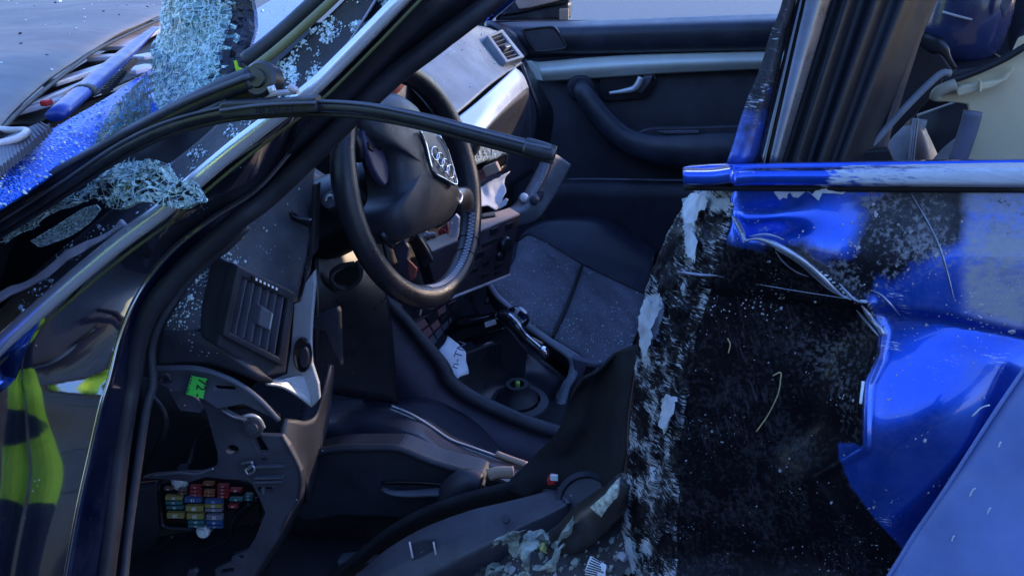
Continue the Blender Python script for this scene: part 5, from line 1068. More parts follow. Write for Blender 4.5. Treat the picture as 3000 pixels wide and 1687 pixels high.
nb = [q(4, [(1120, 690, 1.085), (1260, 855, 1.085), (1420, 995, 1.085), (1590, 1105, 1.085), (1750, 1200, 1.085), (1900, 1300, 1.09), (2150, 1360, 1.10)]), q(4, [(1105, 700, 1.06), (1240, 880, 1.06), (1400, 1020, 1.06), (1570, 1130, 1.06), (1730, 1225, 1.06), (1890, 1330, 1.06), (2150, 1400, 1.07)]), q(4, [(1090, 800, 1.07), (1220, 960, 1.07), (1380, 1120, 1.07), (1550, 1230, 1.07), (1710, 1340, 1.07), (1880, 1440, 1.07), (2150, 1500, 1.08)])]
sheet('near_bolster', nb, 'leather', ps, 40, 12, .01)
tube('cushion_piping', q(4, [(1112, 692, 1.065), (1180, 790, 1.06), (1300, 895, 1.06)]), .006, 'pale_piping', ps, 8, 16)
for off_ in (0, 12):
    tube('seam', q(4, [(1590, 1112+off_, 1.058), (1740, 1205+off_, 1.058), (1890, 1305+off_, 1.058)]), .0014, 'stitch', ps, 6, 24)
tube('panel_seam', q(4, [(1818, 556, 1.40), (1765, 702, 1.285), (1695, 884, 1.175), (1592, 1100, 1.065)]), .0035, 'black', ps, 6, 24)
tube('bolster_seam', q(4, [(1335, 372, 1.40), (1440, 330, 1.425), (1818, 550, 1.425), (2290, 772, 1.425)]), .003, 'black', ps, 6, 30)
sheet('front_face', [q(4, [(1335, 375, 1.38), (1290, 540, 1.28), (1170, 650, 1.18), (1125, 692, 1.08)]), q(4, [(1335, 475, 1.36), (1270, 640, 1.26), (1150, 760, 1.16), (1110, 850, 1.06)])], 'leather', ps, 14, 8, .01)
sheet('backrest', [[Vector((.12, 1.05, .42)), Vector((.12, 1.3, .42)), Vector((.12, 1.52, .42))], [Vector((.2, 1.04, .7)), Vector((.2, 1.3, .72)), Vector((.2, 1.54, .7))], [Vector((.33, 1.1, .98)), Vector((.33, 1.3, 1.02)), Vector((.33, 1.5, .98))]], 'leather', ps, 14, 14, .09)
# ------------------------------------------------------------------ driver's seat cushion
sheet('cushion', [q(7, [(-250, 150, .72), (200, 105, .74), (650, 68, .74), (860, 160, .73), (1060, 345, .70), (1240, 560, .66)]), q(7, [(-300, 190, .58), (150, 165, .60), (560, 170, .58), (800, 330, .56), (1000, 440, .55), (1280, 590, .52)]), q(7, [(-320, 240, .48), (120, 205, .48), (530, 235, .45), (830, 425, .44), (1100, 540, .44), (1400, 640, .42)])], 'leather', ds, 40, 24, .02, fn=lambda p, a, b_: p+Vector((0, 0, .006*math.sin(a*9+b_*4)*math.sin(b_*3.1)))+fold(p, 14, .004, 5))
sheet('side_bolster', [q(7, [(-320, 235, .48), (120, 200, .48), (530, 235, .45), (830, 425, .44), (1100, 540, .44), (1400, 640, .42)]), q(7, [(-320, 330, .42), (120, 320, .42), (500, 360, .39), (800, 500, .38), (1080, 600, .38), (1380, 680, .37)]), q(7, [(-320, 500, .42), (100, 490, .41), (420, 490, .38), (760, 600, .37), (1060, 690, .37), (1350, 740, .36)])], 'leather', ds, 40, 20, .01, fn=lambda p, a, b_: p+fold(p, 16, .006, 8)*math.sin(b_*3.14))
for i, (dx, dy) in enumerate(((0, -9), (-4, 2), (-9, 13))):
    tube('seat_seam', q(7, [(380+dx, 175+dy, .455), (530+dx, 238+dy, .44), (680+dx, 330+dy, .436), (830+dx, 428+dy, .43), (1000+dx, 490+dy, .43), (1180+dx, 555+dy, .43), (1390+dx, 635+dy, .412)]), .0017, 'stitch' if i != 1 else 'leather', ds, 6, 60)
sp_ = q(7, [(-330, 560), (-100, 500), (40, 484), (380, 484), (470, 500), (720, 600), (1040, 690), (1075, 745), (960, 715), (850, 790), (800, 900), (740, 1030), (690, 1055), (400, 1010), (0, 1000), (-330, 1000)], .335)
slab('side_panel', smooth_poly(sp_, 80), .05, 'panel_plastic', ds, .008)
tube('panel_rim', q(7, [(-330, 550, .33), (-100, 497, .33), (40, 484, .33), (380, 484, .33), (480, 505, .33), (720, 598, .33), (1040, 690, .33)]), .006, 'plastic', ds, 8, 40)
sheet('lever_recess', [q(7, [(300, 745, .331), (560, 745, .331), (830, 770, .331)]), q(7, [(320, 800, .345), (560, 810, .345), (840, 800, .345)])], 'plastic_smooth', ds, 14, 6, .003)
tube('height_lever', q(7, [(310, 790, .318), (380, 820, .312), (520, 828, .31), (680, 820, .31), (845, 812, .312)]), [.004, .007, .009, .010, .011], 'plastic_grey', ds, 10, 24, flat=(Vector((0, 0, 1)), .5))
tube('recliner_cover', q(7, [(720, 1040, .32), (790, 920, .315), (850, 800, .31), (960, 725, .31), (1060, 745, .31)]), [.012, .016, .020, .020, .014], 'plastic', ds, 12, 26)
slab('recliner_plate', smooth_poly(q(7, [(850, 800), (950, 720), (1060, 745), (1090, 850), (1000, 960), (860, 1000), (760, 1010)], .325), 30), .02, 'plastic_smooth', ds, .004)
slab('lower_trim', q(7, [(1085, 730), (1110, 690), (1380, 800), (1400, 830), (1100, 930), (1075, 850)], .30), .02, 'plastic_smooth', ds, .004)
tube('orange_band', q(7, [(1110, 690, .30), (1180, 670, .302), (1300, 668, .305)]), .010, 'tan_part', ds, 8, 12, flat=(Vector((0, 1, 0)), .4))
tube('torn_piping', q(7, [(1170, 525, .415), (1260, 560, .41), (1400, 610, .40)]), .005, 'tan_part', ds, 8, 14)
sheet('under_seat', [q(7, [(-400, 1000, .36), (400, 1005, .36), (760, 1040, .36)]), q(7, [(-400, 1449, .5), (400, 1449, .5), (900, 1400, .5)])], 'carpet', ds, 8, 6, .01)
sheet('rear_cushion_roll', [q(7, [(1190, 390, .80), (1450, 375, .80), (1600, 440, .80)]), q(7, [(1230, 440, .74), (1450, 450, .74), (1560, 480, .74)]), q(7, [(1250, 560, .70), (1450, 560, .70), (1600, 560, .70)])], 'leather', ds, 16, 12, .01)
# ------------------------------------------------------------------ seat belt / side airbag cloth hanging from the centre pillar
sbt = empty('hanging_belt', (0, 0, 0), CAR)
cl = [q(4, [(1830, 1420, .20), (1900, 1370, .20), (2050, 1240, .19), (2240, 1115, .16)]), q(7, [(1725, 130, .24), (1850, 60, .23), (2020, 20, .20), (2185, -60, .15)]), q(7, [(1640, 340, .26), (1800, 330, .24), (2000, 300, .21), (2150, 250, .15)]), q(7, [(1440, 560, .28), (1650, 560, .26), (1950, 520, .22), (2140, 500, .15)]), q(7, [(1235, 775, .28), (1500, 740, .26), (1850, 760, .23), (2110, 700, .16)]), q(7, [(1400, 850, .27), (1560, 800, .26), (1850, 880, .24), (2080, 900, .18)])]
sheet('cloth', cl, 'belt_web', sbt, 40, 40, .004, fn=lambda p, a, b_: p+Vector((.3, -1, 0))*.008*math.sin(a*7+b_*3)*math.sin(a*3.1)+fold(p, 8, .003, 3))
slab('buckle', q(7, [(1545, 730), (1570, 700), (1610, 705), (1620, 760), (1560, 770)], .215), .012, 'red', sbt, .002)
obox('buckle_tab', PY(7, 1605, 705, .205), Vector((.005, 0, 0)), Vector((0, .002, 0)), Vector((0, 0, .004)), 'paper', sbt, .0005)
# ------------------------------------------------------------------ door sill
si = empty('door_sill', (0, 0, 0), CAR)
s0 = q(7, [(-60, 1560, .20), (180, 1370, .20), (350, 1230, .20), (620, 1078, .20), (950, 958, .205), (1200, 895, .21), (1440, 832, .215), (1620, 785, .22)])
s1 = q(7, [(60, 1640, .165), (330, 1430, .165), (560, 1290, .165), (800, 1180, .165), (1080, 1080, .17), (1280, 1020, .175), (1470, 950, .18), (1655, 860, .185)])
s2 = q(7, [(300, 1720, .14), (560, 1510, .14), (800, 1370, .14), (1050, 1240, .14), (1250, 1130, .145), (1400, 1050, .15), (1550, 985, .155), (1700, 905, .16)])
s3 = [p+Vector((0, .02, -.05)) for p in s2]
sheet('sill_cover', [[p+Vector((0, .008, -.02)) for p in s0], s0, s1, s2, s3], 'sill_plastic', si, 50, 30, .006, curve_v=False)
slab('sill_end', [s0[-1]+Vector((.001, 0, 0)), s1[-1]+Vector((.001, 0, 0)), s2[-1]+Vector((.001, 0, 0)), s2[-1]+Vector((0, .03, -.02)), s0[-1]+Vector((0, .02, -.03))], .004, 'plastic_grey', si, .001)
slab('sill_patch', q(7, [(515, 1205), (610, 1180), (700, 1170), (722, 1290), (530, 1330)], .160), .004, 'plastic', si, .001)
for x in (520, 700): tube('patch_tear', q(7, [(x-6, 1190, .158), (x+4, 1240, .156), (x+18, 1310, .157)]), .0014, 'bar_grey', si, 6, 10)
lathe('sill_plug', PY(7, 1240, 1020, .168), Vector((0, -.6, .8)), ((.006, 0), (.006, .003), (0, .0035)), 'plastic', si, 14)
sheet('sill_inner', [[p+Vector((-.02, .06, -.02)) for p in s0], [p+Vector((-.05, .12, -.10)) for p in s0]], 'carpet', si, 16, 4, .01)
# opened-up sill below: mud, torn lining, tube
sheet('torn_sill', [q(7, [(500, 1560, .20), (900, 1330, .2), (1300, 1090, .2), (1700, 900, .2), (2050, 850, .17)]), q(7, [(700, 1700, .12), (1100, 1500, .12), (1500, 1300, .13), (1900, 1150, .13), (2150, 1050, .12)]), q(7, [(900, 1900, .06), (1300, 1700, .06), (1700, 1560, .08), (2000, 1500, .09), (2200, 1450, .09)])], 'mud', si, 40, 30, .01, fn=lambda p, a, b_: p+fold(p, 22, .016, 11), key='mud')
tube('lining_tube', q(7, [(1640, 1180, .13), (1760, 1130, .12), (1900, 1000, .115), (2060, 860, .11), (2150, 720, .11)]), [.018, .024, .024, .020, .012], 'tube_dark', si, 14, 34)
lathe('round_mount', PY(7, 1850, 900, .185), Vector((0, -.75, .6)), ((.042, -.01), (.042, 0), (.034, .006), (.032, .0), (0, .0)), 'plastic', si, 30)
# ------------------------------------------------------------------ driver's wiper, bent out over the pillar
wp = empty('wiper', (0, 0, 0), CAR)
tube('arm', q(0, [(-260, 1700, .01), (200, 1445, .01), (700, 1165, .012), (1000, 1000, .014), (1400, 800, .016), (1700, 660, .018), (1900, 590, .018)]), [.010, .0095, .009, .0095, .011, .014], 'wiper_black', wp, 10, 60, flat=(Vector((0, -1, .6)), .55))
tube('arm_ridge', q(0, [(-260, 1660, -.0), (200, 1410, -.0), (700, 1130, .002), (1000, 965, .004), (1400, 765, .006), (1880, 570, .006)]), .0028, 'plastic_grey', wp, 8, 50)
lathe('pivot', PY(0, 1975, 605, .02), Vector((-.15, -1, .35)), ((.019, -.012), (.0195, .004), (.016, .008), (.010, .008), (.009, .011), (.0, .0115)), 'wiper_black', wp, 26)
slab('hook', q(0, [(1660, 700), (1780, 640), (1900, 560), (2040, 580), (2030, 680), (1960, 720), (1900, 790), (1830, 760), (1700, 770)], .020), .014, 'wiper_black', wp, .003)
slab('hook_bracket', q(0, [(1980, 720), (2060, 690), (2230, 680), (2240, 715), (2080, 730), (1990, 745)], .01), .010, 'bar_grey', wp, .002)
tube('hook_pin', q(0, [(2040, 650, .0), (2060, 700, .0)]), .004, 'silver', wp, 8, 4)
tube('hook_tab', q(0, [(2180, 650, .0), (2235, 690, .0)]), .004, 'bar_grey', wp, 8, 4)
bl_ = [(0, -260, 1870, -.005), (0, 150, 1620, -.004), (0, 500, 1395, -.003), (0, 900, 1130, -.002), (0, 1250, 960, -.001), (0, 1650, 850, .0), (0, 2050, 805, .0), (0, 2380, 795, -.002), (1, 200, 818, -.006), (1, 640, 905, -.012), (1, 1000, 1000, -.016), (1, 1400, 1105, -.02), (1, 1600, 1150, -.022)]
BP = [PY(*a) for a in bl_]
tube('blade_spoiler', BP, [.0062, .0062, .0062, .0062, .0062, .0065, .007, .0075], 'wiper_black', wp, 10, 110, flat=(Vector((0, -1, .8)), .7))
tube('blade_rubber', [p+Vector((-.001, .004, -.0095)) for p in BP], .0032, 'rubber', wp, 8, 100, flat=(Vector((0, -1, .3)), .6))
tube('blade_spine', [p+Vector((-.002, -.004, .0045)) for p in BP], .0016, 'plastic_grey', wp, 6, 100)
slab('adapter', q(0, [(1645, 800), (1660, 775), (2000, 760), (2375, 735), (2390, 835), (2370, 850), (2000, 870), (1680, 890), (1650, 870)], -.014), .018, 'wiper_adapter', wp, .003)
tube('adapter_ridge', q(0, [(1660, 835, -.016), (1900, 800, -.016), (2100, 785, -.016), (2380, 775, -.016)]), .0018, 'plastic_grey', wp, 6, 20)
tA, tB = PY(0, 1990, 832, -.0155), PY(0, 2130, 822, -.0155); te = (tB-tA).normalized()
text('adapter_lettering', 'BOSCH', .0125, (tA+tB)/2, te, Vector((0, -1, 0)).cross(te) if Vector((0, -1, 0)).cross(te).z > 0 else te.cross(Vector((0, -1, 0))), 'rubber', wp, .0003)
tube('end_cap', [PY(1, 1385, 1100, -.02), PY(1, 1500, 1132, -.021), PY(1, 1612, 1160, -.022)], [.0092, .0095, .0075], 'wiper_black', wp, 10, 12, flat=(Vector((0, -1, .8)), .75))
# ------------------------------------------------------------------ shattered windscreen pieces
def shards(name, G, mats, parent=None, cell=1, gap=.10, tilt=.35, th=.0018, pick=None, keep=1.0):
    """every cell of the grid becomes a little tilted plate: real pieces, one object"""
    vs_, fs, fm = [], [], []; nv, nu = len(G), len(G[0])
    J = [[Vector((random.uniform(-.32, .32), random.uniform(-.32, .32), 0)) for _ in range(nu)] for _ in range(nv)]
    def pt(j, i):
        a = min(max(i+(J[j][i].x if 0 < i < nu-1 else 0), 0), nu-1.001); b_ = min(max(j+(J[j][i].y if 0 < j < nv-1 else 0), 0), nv-1.001); i0, j0 = int(a), int(b_)
        return G[j0][i0].lerp(G[j0][i0+1], a-i0).lerp(G[j0+1][i0].lerp(G[j0+1][i0+1], a-i0), b_-j0)
    for j in range(nv-1):
        for i in range(nu-1):
            if random.random() > keep: continue
            c4 = [pt(j, i), pt(j, i+1), pt(j+1, i+1), pt(j+1, i)]; c = sum(c4, Vector())/4
            nr = (c4[1]-c4[0]).cross(c4[3]-c4[0])
            if nr.length < 1e-12: continue
            nr.normalize(); nr = nr if nr.dot(CAMP-c) > 0 else -nr
            s = (c4[1]-c4[0]).length; tx, ty = random.gauss(0, tilt), random.gauss(0, tilt)
            k0 = len(vs_)
            for lv in (0, 1):
                for kk, p in enumerate(c4):
                    d = (p-c)*(1-gap*random.uniform(.4, 1.6)); vs_.append(c+d+nr*(d.dot((c4[1]-c4[0]).normalized())*tx+d.dot((c4[3]-c4[0]).normalized())*ty)+nr*(th*(1-lv*1.0)-th*.5))
            mi = pick(i/(nu-2), j/(nv-2)) if pick else random.randrange(len(mats))
            for f in ((0, 1, 2, 3), (7, 6, 5, 4), (0, 4, 5, 1), (1, 5, 6, 2), (2, 6, 7, 3), (3, 7, 4, 0)): fs.append(tuple(k0+x for x in f)); fm.append(mi)
    o = mesh_obj(name, vs_, fs, None, parent, smooth=False, mats=mats, fm=fm); return o
def gridof(rows, nu, nv, fn=None):
    R = [cr(r, nu) for r in rows]; cols = [cr([r[i] for r in R], nv) for i in range(nu)]
    return [[(fn(cols[i][j], i/(nu-1), j/(nv-1)) if fn else cols[i][j]) for i in range(nu)] for j in range(nv)]
GM = ['glass_shattered', 'glass_a', 'glass_b', 'glass_c', 'frit']
ws = empty('windscreen_sheet', PZ(0, 1300, 800, .93))
tag(ws, 'tall crumpled sheet of shattered greenish windscreen glass standing behind the wiper', 'glass')
wsl = ws.location.copy()
def place(o, root):
    o.parent = root; o.matrix_parent_inverse = Matrix.Translation(-root.location); return o
big = [q(0, [(1250, -200, .52), (1500, -200, .46), (1740, -200, .44), (1880, -200, .44)]), q(0, [(1190, 130, .50), (1440, 120, .43), (1720, 110, .42), (1925, 90, .43)]), q(0, [(1148, 380, .47), (1420, 380, .41), (1700, 360, .39), (1905, 330, .41)]), q(0, [(1140, 640, .43), (1380, 640, .37), (1640, 620, .36), (1880, 520, .38)]), q(0, [(1150, 830, .37), (1280, 830, .34), (1440, 790, .33), (1740, 640, .34)])]
gb_ = gridof(big, 25, 32, lambda p, a, b_: p+fold(p, 12, .012, 1)+fold(p, 40, .004, 3))
def pickg(a, b_):
    if a > .90+.04*math.sin(b_*17): return 4
    if a > .70 and random.random() < ((a-.70)/.24)**2: return 4
    return random.choices((0, 1, 2, 3), (7, 1.6, .8, 1.6))[0]
place(shards('shattered_pieces', gb_, GM, None, gap=.05, tilt=.20, pick=pickg), ws)
place(grid_mesh('plastic_interlayer', [[p+Vector((.002, .006, 0)) for p in r] for r in gb_], 'interlayer', None, .0008), ws)
place(grid_mesh('crack_web', [[p+Vector((.001, -.006, .001)) for p in r[:int(len(r)*.86)]] for r in gb_], 'crack_web', None, 0), ws)
place(slab('lime_reflection', q(0, [(1760, 462), (1782, 458), (1795, 510), (1828, 520), (1795, 546), (1778, 540)], .355), .002, 'hivis', None, .0005), ws)  # lime patch standing for a small green reflection in the glass
tail = [q(0, [(1145, 545, .36), (1150, 680, .35), (1145, 850, .33)]), q(0, [(1000, 650, .30), (1030, 780, .29), (1060, 930, .28)]), q(0, [(870, 800, .22), (900, 900, .21), (900, 1020, .20)]), q(0, [(700, 1120, .12), (740, 1110, .12), (760, 1090, .12)])]
gt = gridof(tail, 12, 20, lambda p, a, b_: p+fold(p, 14, .006, 6))
place(shards('thin_tail', gt, ['glass_c', 'glass_olive'], None, gap=.03, tilt=.18, pick=lambda a, b_: 1 if random.random() < .5 else 0), ws)
# piece hanging over the chrome moulding
hs = empty('hanging_glass_shard', PY(0, 1000, 1330, .0))
tag(hs, 'jagged shard of crazed windscreen glass lying across the chrome pillar strip', 'glass')
sh = [[PY(*a) for a in r] for r in ([(3, 100, 240, .06), (3, 360, 90, .05), (0, 640, 1400, .04), (0, 940, 1205, .04), (0, 1060, 1190, .04), (0, 1230, 1240, .03), (0, 1330, 1370, .02), (0, 1440, 1370, .01), (3, 1555, 68, .0)], [(3, 60, 300, .05), (3, 360, 150, .04), (3, 660, 0, .03), (3, 800, -80, .02), (3, 950, -60, .015), (3, 1100, 0, .01), (3, 1280, 30, .005), (3, 1400, 50, .0), (3, 1552, 74, -.002)], [(3, 20, 390, .05), (3, 380, 180, .04), (3, 690, 75, .02), (3, 800, 120, .01), (3, 1000, 108, .005), (3, 1160, 112, .0), (3, 1330, 112, -.004), (3, 1450, 92, -.004), (3, 1548, 80, -.004)])]
gh = gridof(sh, 54, 12, lambda p, a, b_: p+fold(p, 26, .008, 2))
place(shards('crazed_pieces', gh, ['glass_shattered', 'glass_a', 'glass_b', 'frit', 'glass_dark'], None, gap=.10, tilt=.45, pick=lambda a, b_: random.choices((0, 1, 2, 3, 4), (4, 4, 3, 1.5+4*(b_ > .45)*(a > .3), 2))[0]), hs)
place(grid_mesh('plastic_interlayer', [[p+Vector((0, .004, -.002)) for p in r] for r in gh], 'glass_dark', None, .0008), hs)
place(grid_mesh('crack_web', [[p+Vector((0, -.006, .001)) for p in r] for r in gh], 'crack_web', None, 0), hs)
st2 = empty('glass_strip', PY(3, 480, 240, .07))
tag(st2, 'narrow strip of white crazed glass on the pillar flange under the hanging shard', 'glass')
gs = gridof([q(3, [(230, 370, .075), (430, 250, .07), (620, 130, .065), (730, 95, .06)]), q(3, [(300, 420, .07), (520, 340, .065), (680, 230, .06), (760, 130, .055)])], 40, 14)
place(shards('crazed_pieces', gs, ['glass_b', 'glass_a', 'glass_dark'], None, gap=.16, tilt=.2), st2)
sheet('flange_reflection', [q(3, [(-150, 830, .055), (0, 750, .055), (240, 640, .055), (560, 420, .055), (830, 300, .055), (905, 215, .055)]), q(3, [(-150, 910, .05), (0, 810, .05), (300, 660, .05), (600, 460, .05), (860, 300, .05), (945, 245, .05)])], 'bar_grey', CAR, 40, 5, .004, fn=lambda p, a, b_: p+fold(p, 40, .004, 4))  # pale sheet standing for sky reflected in the glossy flange
# loose crumbs
def grid_w(key, cnt, size, mt, nm, wf, label, cat='glass'):
    return tag(crumbs(nm, on_grid(GRID[key], cnt, wf), size, mt), label, cat, kind='stuff')
def blob(k, x, y, r):
    u, v = px(k, x, y); return lambda a, b_: math.exp(-(((a-u)**2+(b_-v)**2)/(r/2.574)**2))
f1, f2, f3 = blob(3, 1620, 620, 170), blob(3, 1360, 930, 90), blob(3, 1560, 850, 160)
grid_w('dashtop', 420, .0013, 'glass_crumb', 'glass_crumbs', lambda u, v: min(1, f1(u, v)+f2(u, v)+.5*f3(u, v)+.02), 'glass crumbs scattered on the dash top beside the driver air vent')
grid_w('flange', 1500, .0014, 'glass_crumb', 'glass_crumbs', lambda u, v: (.15+.85*sstep(500, 800, u))*sstep(-.1, .35, noise.noise(Vector((u/55, v/55, 2)))), 'glass crumbs along the black windscreen flange of the pillar')
grid_w('passdash', 120, .0016, 'glass_crumb', 'glass_crumbs', lambda u, v: sstep(190, 90, v)+.1, 'glass grains on the grey passenger dash top')
grid_w('seatA', 380, .0009, 'glass_crumb', 'glass_crumbs', lambda u, v: .2+.8*sstep(850, 990, v), 'glass grains on the front panel of the passenger seat cushion')
grid_w('seatB', 460, .0009, 'glass_crumb', 'glass_crumbs', lambda u, v: .2+.8*sstep(850, 990, v), 'glass grains on the rear panel of the passenger seat cushion')
grid_w('lowscreen', 1100, .0013, 'glass_crumb', 'glass_crumbs', lambda u, v: sstep(520, 420, u)*.8+.1, 'glass grains lying on the blue scuttle below the windscreen')
grid_w('bonnet', 150, .0028, 'glass_crumb', 'glass_crumbs', lambda u, v: 1, 'pale glass fragments lying on the grey-blue bonnet')
grid_w('bonnet', 130, .0032, 'black', 'plastic_fragments', lambda u, v: 1, 'small dark fragments lying on the grey-blue bonnet', 'debris')
grid_w('door', 420, .0009, 'door_grit', 'grit', lambda u, v: (.2+.8*grimef(u, v))*sstep(-.05, .3, noise.noise(Vector((u/70, v/70, 6)))), 'pale grit stuck to the scraped rear door', 'grit')
grid_w('mud', 420, .0018, 'door_grit', 'grit', lambda u, v: .7, 'grit and crumbs in the torn door sill', 'grit')
grid_w('mud', 110, .0055, 'torn_paper', 'torn_scraps', lambda u, v: sstep(1300, 1420, u)*(1-.5*sstep(1700, 1900, u)), 'small pale torn scraps strewn in the open door sill', 'debris')
grid_w('pod', 200, .0016, 'glass_crumb', 'glass_crumbs', lambda u, v: 1, 'glass crumbs on the torn centre vent')
# ------------------------------------------------------------------ papers and loose trim
def paperobj(name, rows, mat_, label, cat, seed=1, amp=.004, nu=16, nv=12):
    o = sheet(name, rows, mat_, None, nu, nv, .0008, fn=lambda p, a, b_: p+fold(p, 18, amp, seed)+fold(p, 60, amp*.6, seed+3)+fold(p, 150, amp*.25, seed+5)); c = sum((v.co for v in o.data.vertices), Vector())/len(o.data.vertices)
    for v in o.data.vertices: v.co -= c
    o.location = c; return tag(o, label, cat)
paperobj('paper_label', [q(7, [(1870, 945, .085), (1970, 850, .08), (2050, 755, .08), (2102, 700, .085)]), q(7, [(1905, 975, .08), (1990, 900, .075), (2070, 800, .075), (2100, 760, .08)]), q(7, [(1948, 1006, .08), (2010, 940, .075), (2080, 870, .075), (2092, 840, .08)])], 'printed_pale', 'pale printed label wedged upright between the sill and the scraped door edge', 'label', 2)
lw = paperobj('white_label', [q(7, [(1880, 1298, .055), (1940, 1325, .052), (2002, 1362, .052)]), q(7, [(1850, 1375, .05), (1925, 1400, .047), (1995, 1420, .047)]), q(7, [(1815, 1470, .045), (1910, 1490, .042), (1990, 1500, .042)])], 'paper', 'white label with lines of small print at the foot of the scraped door edge', 'label', 3, .002)
for i in range(9):
    a, b_ = Vector((1888-i*9, 1312+i*18)), Vector((1995-i*2, 1368+i*14)); b_ = a.lerp(b_, random.uniform(.6, .97))
    t_ = tube('print_line', [PY(7, a.x, a.y, .046-i*.0012), PY(7, b_.x, b_.y, .044-i*.0012)], .0009, 'ink', lw, 4, 6); t_.matrix_parent_inverse = Matrix.Translation(-lw.location)
TP = [([(1120, 1255, .12), (1200, 1180, .12), (1280, 1130, .115), (1360, 1105, .115)], [(1180, 1215, .10), (1250, 1190, .10), (1300, 1160, .10), (1370, 1140, .10)], [(1230, 1250, .11), (1260, 1230, .11), (1300, 1300, .11), (1320, 1300, .11)]),
      ([(1390, 1110, .10), (1440, 1085, .10), (1480, 1080, .10), (1530, 1140, .10)], [(1370, 1140, .08), (1420, 1130, .08), (1470, 1120, .08), (1510, 1160, .08)], [(1360, 1165, .10), (1420, 1160, .10), (1450, 1175, .10), (1500, 1180, .10)]),
      ([(1335, 1290, .08), (1380, 1225, .08), (1430, 1200, .08), (1490, 1210, .08)], [(1345, 1330, .055), (1385, 1290, .055), (1430, 1250, .06), (1470, 1240, .06)], [(1380, 1400, .07), (1410, 1350, .07), (1430, 1290, .07), (1460, 1280, .08)]),
      ([(1460, 1370, .06), (1530, 1330, .055), (1600, 1290, .055), (1668, 1215, .06)], [(1480, 1400, .04), (1560, 1370, .035), (1620, 1330, .035), (1650, 1260, .045)], [(1520, 1435, .05), (1570, 1440, .05), (1620, 1390, .05), (1640, 1300, .055)]),
      ([(1555, 1200, .10), (1600, 1150, .095), (1660, 1080, .09), (1715, 1035, .09)], [(1570, 1210, .09), (1620, 1170, .085), (1670, 1120, .08), (1712, 1060, .085)], [(1580, 1205, .10), (1630, 1170, .10), (1680, 1110, .10), (1700, 1080, .10)]),
      ([(1290, 1440, .05), (1330, 1400, .05), (1370, 1390, .05), (1410, 1400, .05)], [(1300, 1460, .04), (1340, 1440, .04), (1380, 1430, .04), (1410, 1430, .04)], [(1290, 1500, .05), (1330, 1500, .05), (1380, 1490, .05), (1420, 1490, .05)])]
lbl = ['long curled strip of torn pale padding along the sill edge', 'bent cap of torn pale padding above the mud', 'ring-shaped torn padding piece in the open sill', 'broad ragged pale padding piece lowest in the open sill', 'upright pale padding splinter leaning beside the dark tube', 'small pale padding scrap at the bottom edge']
for i, (a, b_, c) in enumerate(TP):
    paperobj('torn_padding', [q(7, a), q(7, b_), q(7, c)], 'torn_paper', lbl[i], 'padding', i, .012, 34, 20)['group'] = 'torn padding in the open sill'
paperobj('foam_scrap', [q(7, [(1470, 1190, .07), (1500, 1180, .07), (1530, 1230, .07)]), q(7, [(1480, 1240, .055), (1505, 1240, .055), (1530, 1270, .055)]), q(7, [(1490, 1290, .06), (1510, 1290, .06), (1525, 1290, .06)])], 'yellow_foam', 'small yellow foam scrap between the torn padding pieces', 'foam', 4, .006)
pc_ = paperobj('torn_note', [q(4, [(705, 1255, .735), (760, 1150, .76), (800, 1090, .80)]), q(4, [(750, 1320, .73), (800, 1210, .745), (920, 1190, .78)]), q(4, [(780, 1400, .725), (830, 1310, .735), (945, 1265, .77)]), q(4, [(830, 1440, .72), (900, 1395, .73), (965, 1370, .76)])], 'paper', 'torn white note with pencil writing inside the centre console', 'paper', 7, .003)
c0 = PY(4, 870, 1270, .728); e_ = (PY(4, 840, 1330, .728)-PY(4, 880, 1215, .74)).normalized(); f_ = (PY(4, 905, 1280, .735)-PY(4, 850, 1262, .725)).normalized()
t_ = text('handwriting', 'V n-TN', .024, c0, -e_, -f_ if (-e_).cross(-f_).dot(CAMP-c0) > 0 else f_, 'pencil', pc_); t_.matrix_parent_inverse = Matrix.Translation(-pc_.location)
pg = paperobj('white_booklet', [q(1, [(1010, 1449, .96), (1040, 1420, .97), (1150, 1350, 1.0), (1275, 1295, 1.03)]), q(4, [(1020, 60, .95), (1080, 30, .97), (1160, -40, 1.0), (1230, -90, 1.02)]), q(4, [(1040, 120, .94), (1100, 105, .96), (1170, 140, .98), (1235, 0, 1.0)])], 'paper_white', 'white folded booklet lying among the broken dash parts behind the steering wheel', 'paper', 9, .004)
t_ = slab('booklet_print', q(1, [(1030, 1395), (1130, 1320), (1220, 1310), (1190, 1340), (1120, 1360), (1060, 1410)], .955), .001, 'plastic_grey', pg, 0); t_.matrix_parent_inverse = Matrix.Translation(-pg.location)
t_ = slab('booklet_shard', q(4, [(1180, 100), (1240, 50), (1258, 60), (1240, 100), (1190, 130)], .95), .002, 'paper_white', pg, 0); t_.matrix_parent_inverse = Matrix.Translation(-pg.location)
lf = empty('loose_console_trim', PY(4, 1350, 1050, .90))
tag(lf, 'loose curved black trim arm with chrome edge lying over the centre console', 'trim')
place(tube('trim_arm', q(4, [(1190, 930, .88), (1260, 945, .87), (1330, 1020, .86), (1390, 1100, .855), (1470, 1170, .85), (1540, 1230, .845)]), [.010, .012, .012, .010, .009, .006], 'gloss_black', None, 10, 30), lf)
place(tube('chrome_edge', q(4, [(1190, 912, .872), (1265, 925, .86), (1340, 1000, .85), (1400, 1080, .845), (1480, 1150, .838), (1535, 1200, .835)]), .0024, 'chrome', None, 8, 30), lf)
place(lathe('chrome_tip', PY(4, 1530, 1205, .83), PY(4, 1545, 1240, .83)-PY(4, 1515, 1170, .83), ((.003, -.012), (.0075, -.008), (.0085, 0), (.0075, .008), (.003, .012)), 'chrome', None, 16), lf)
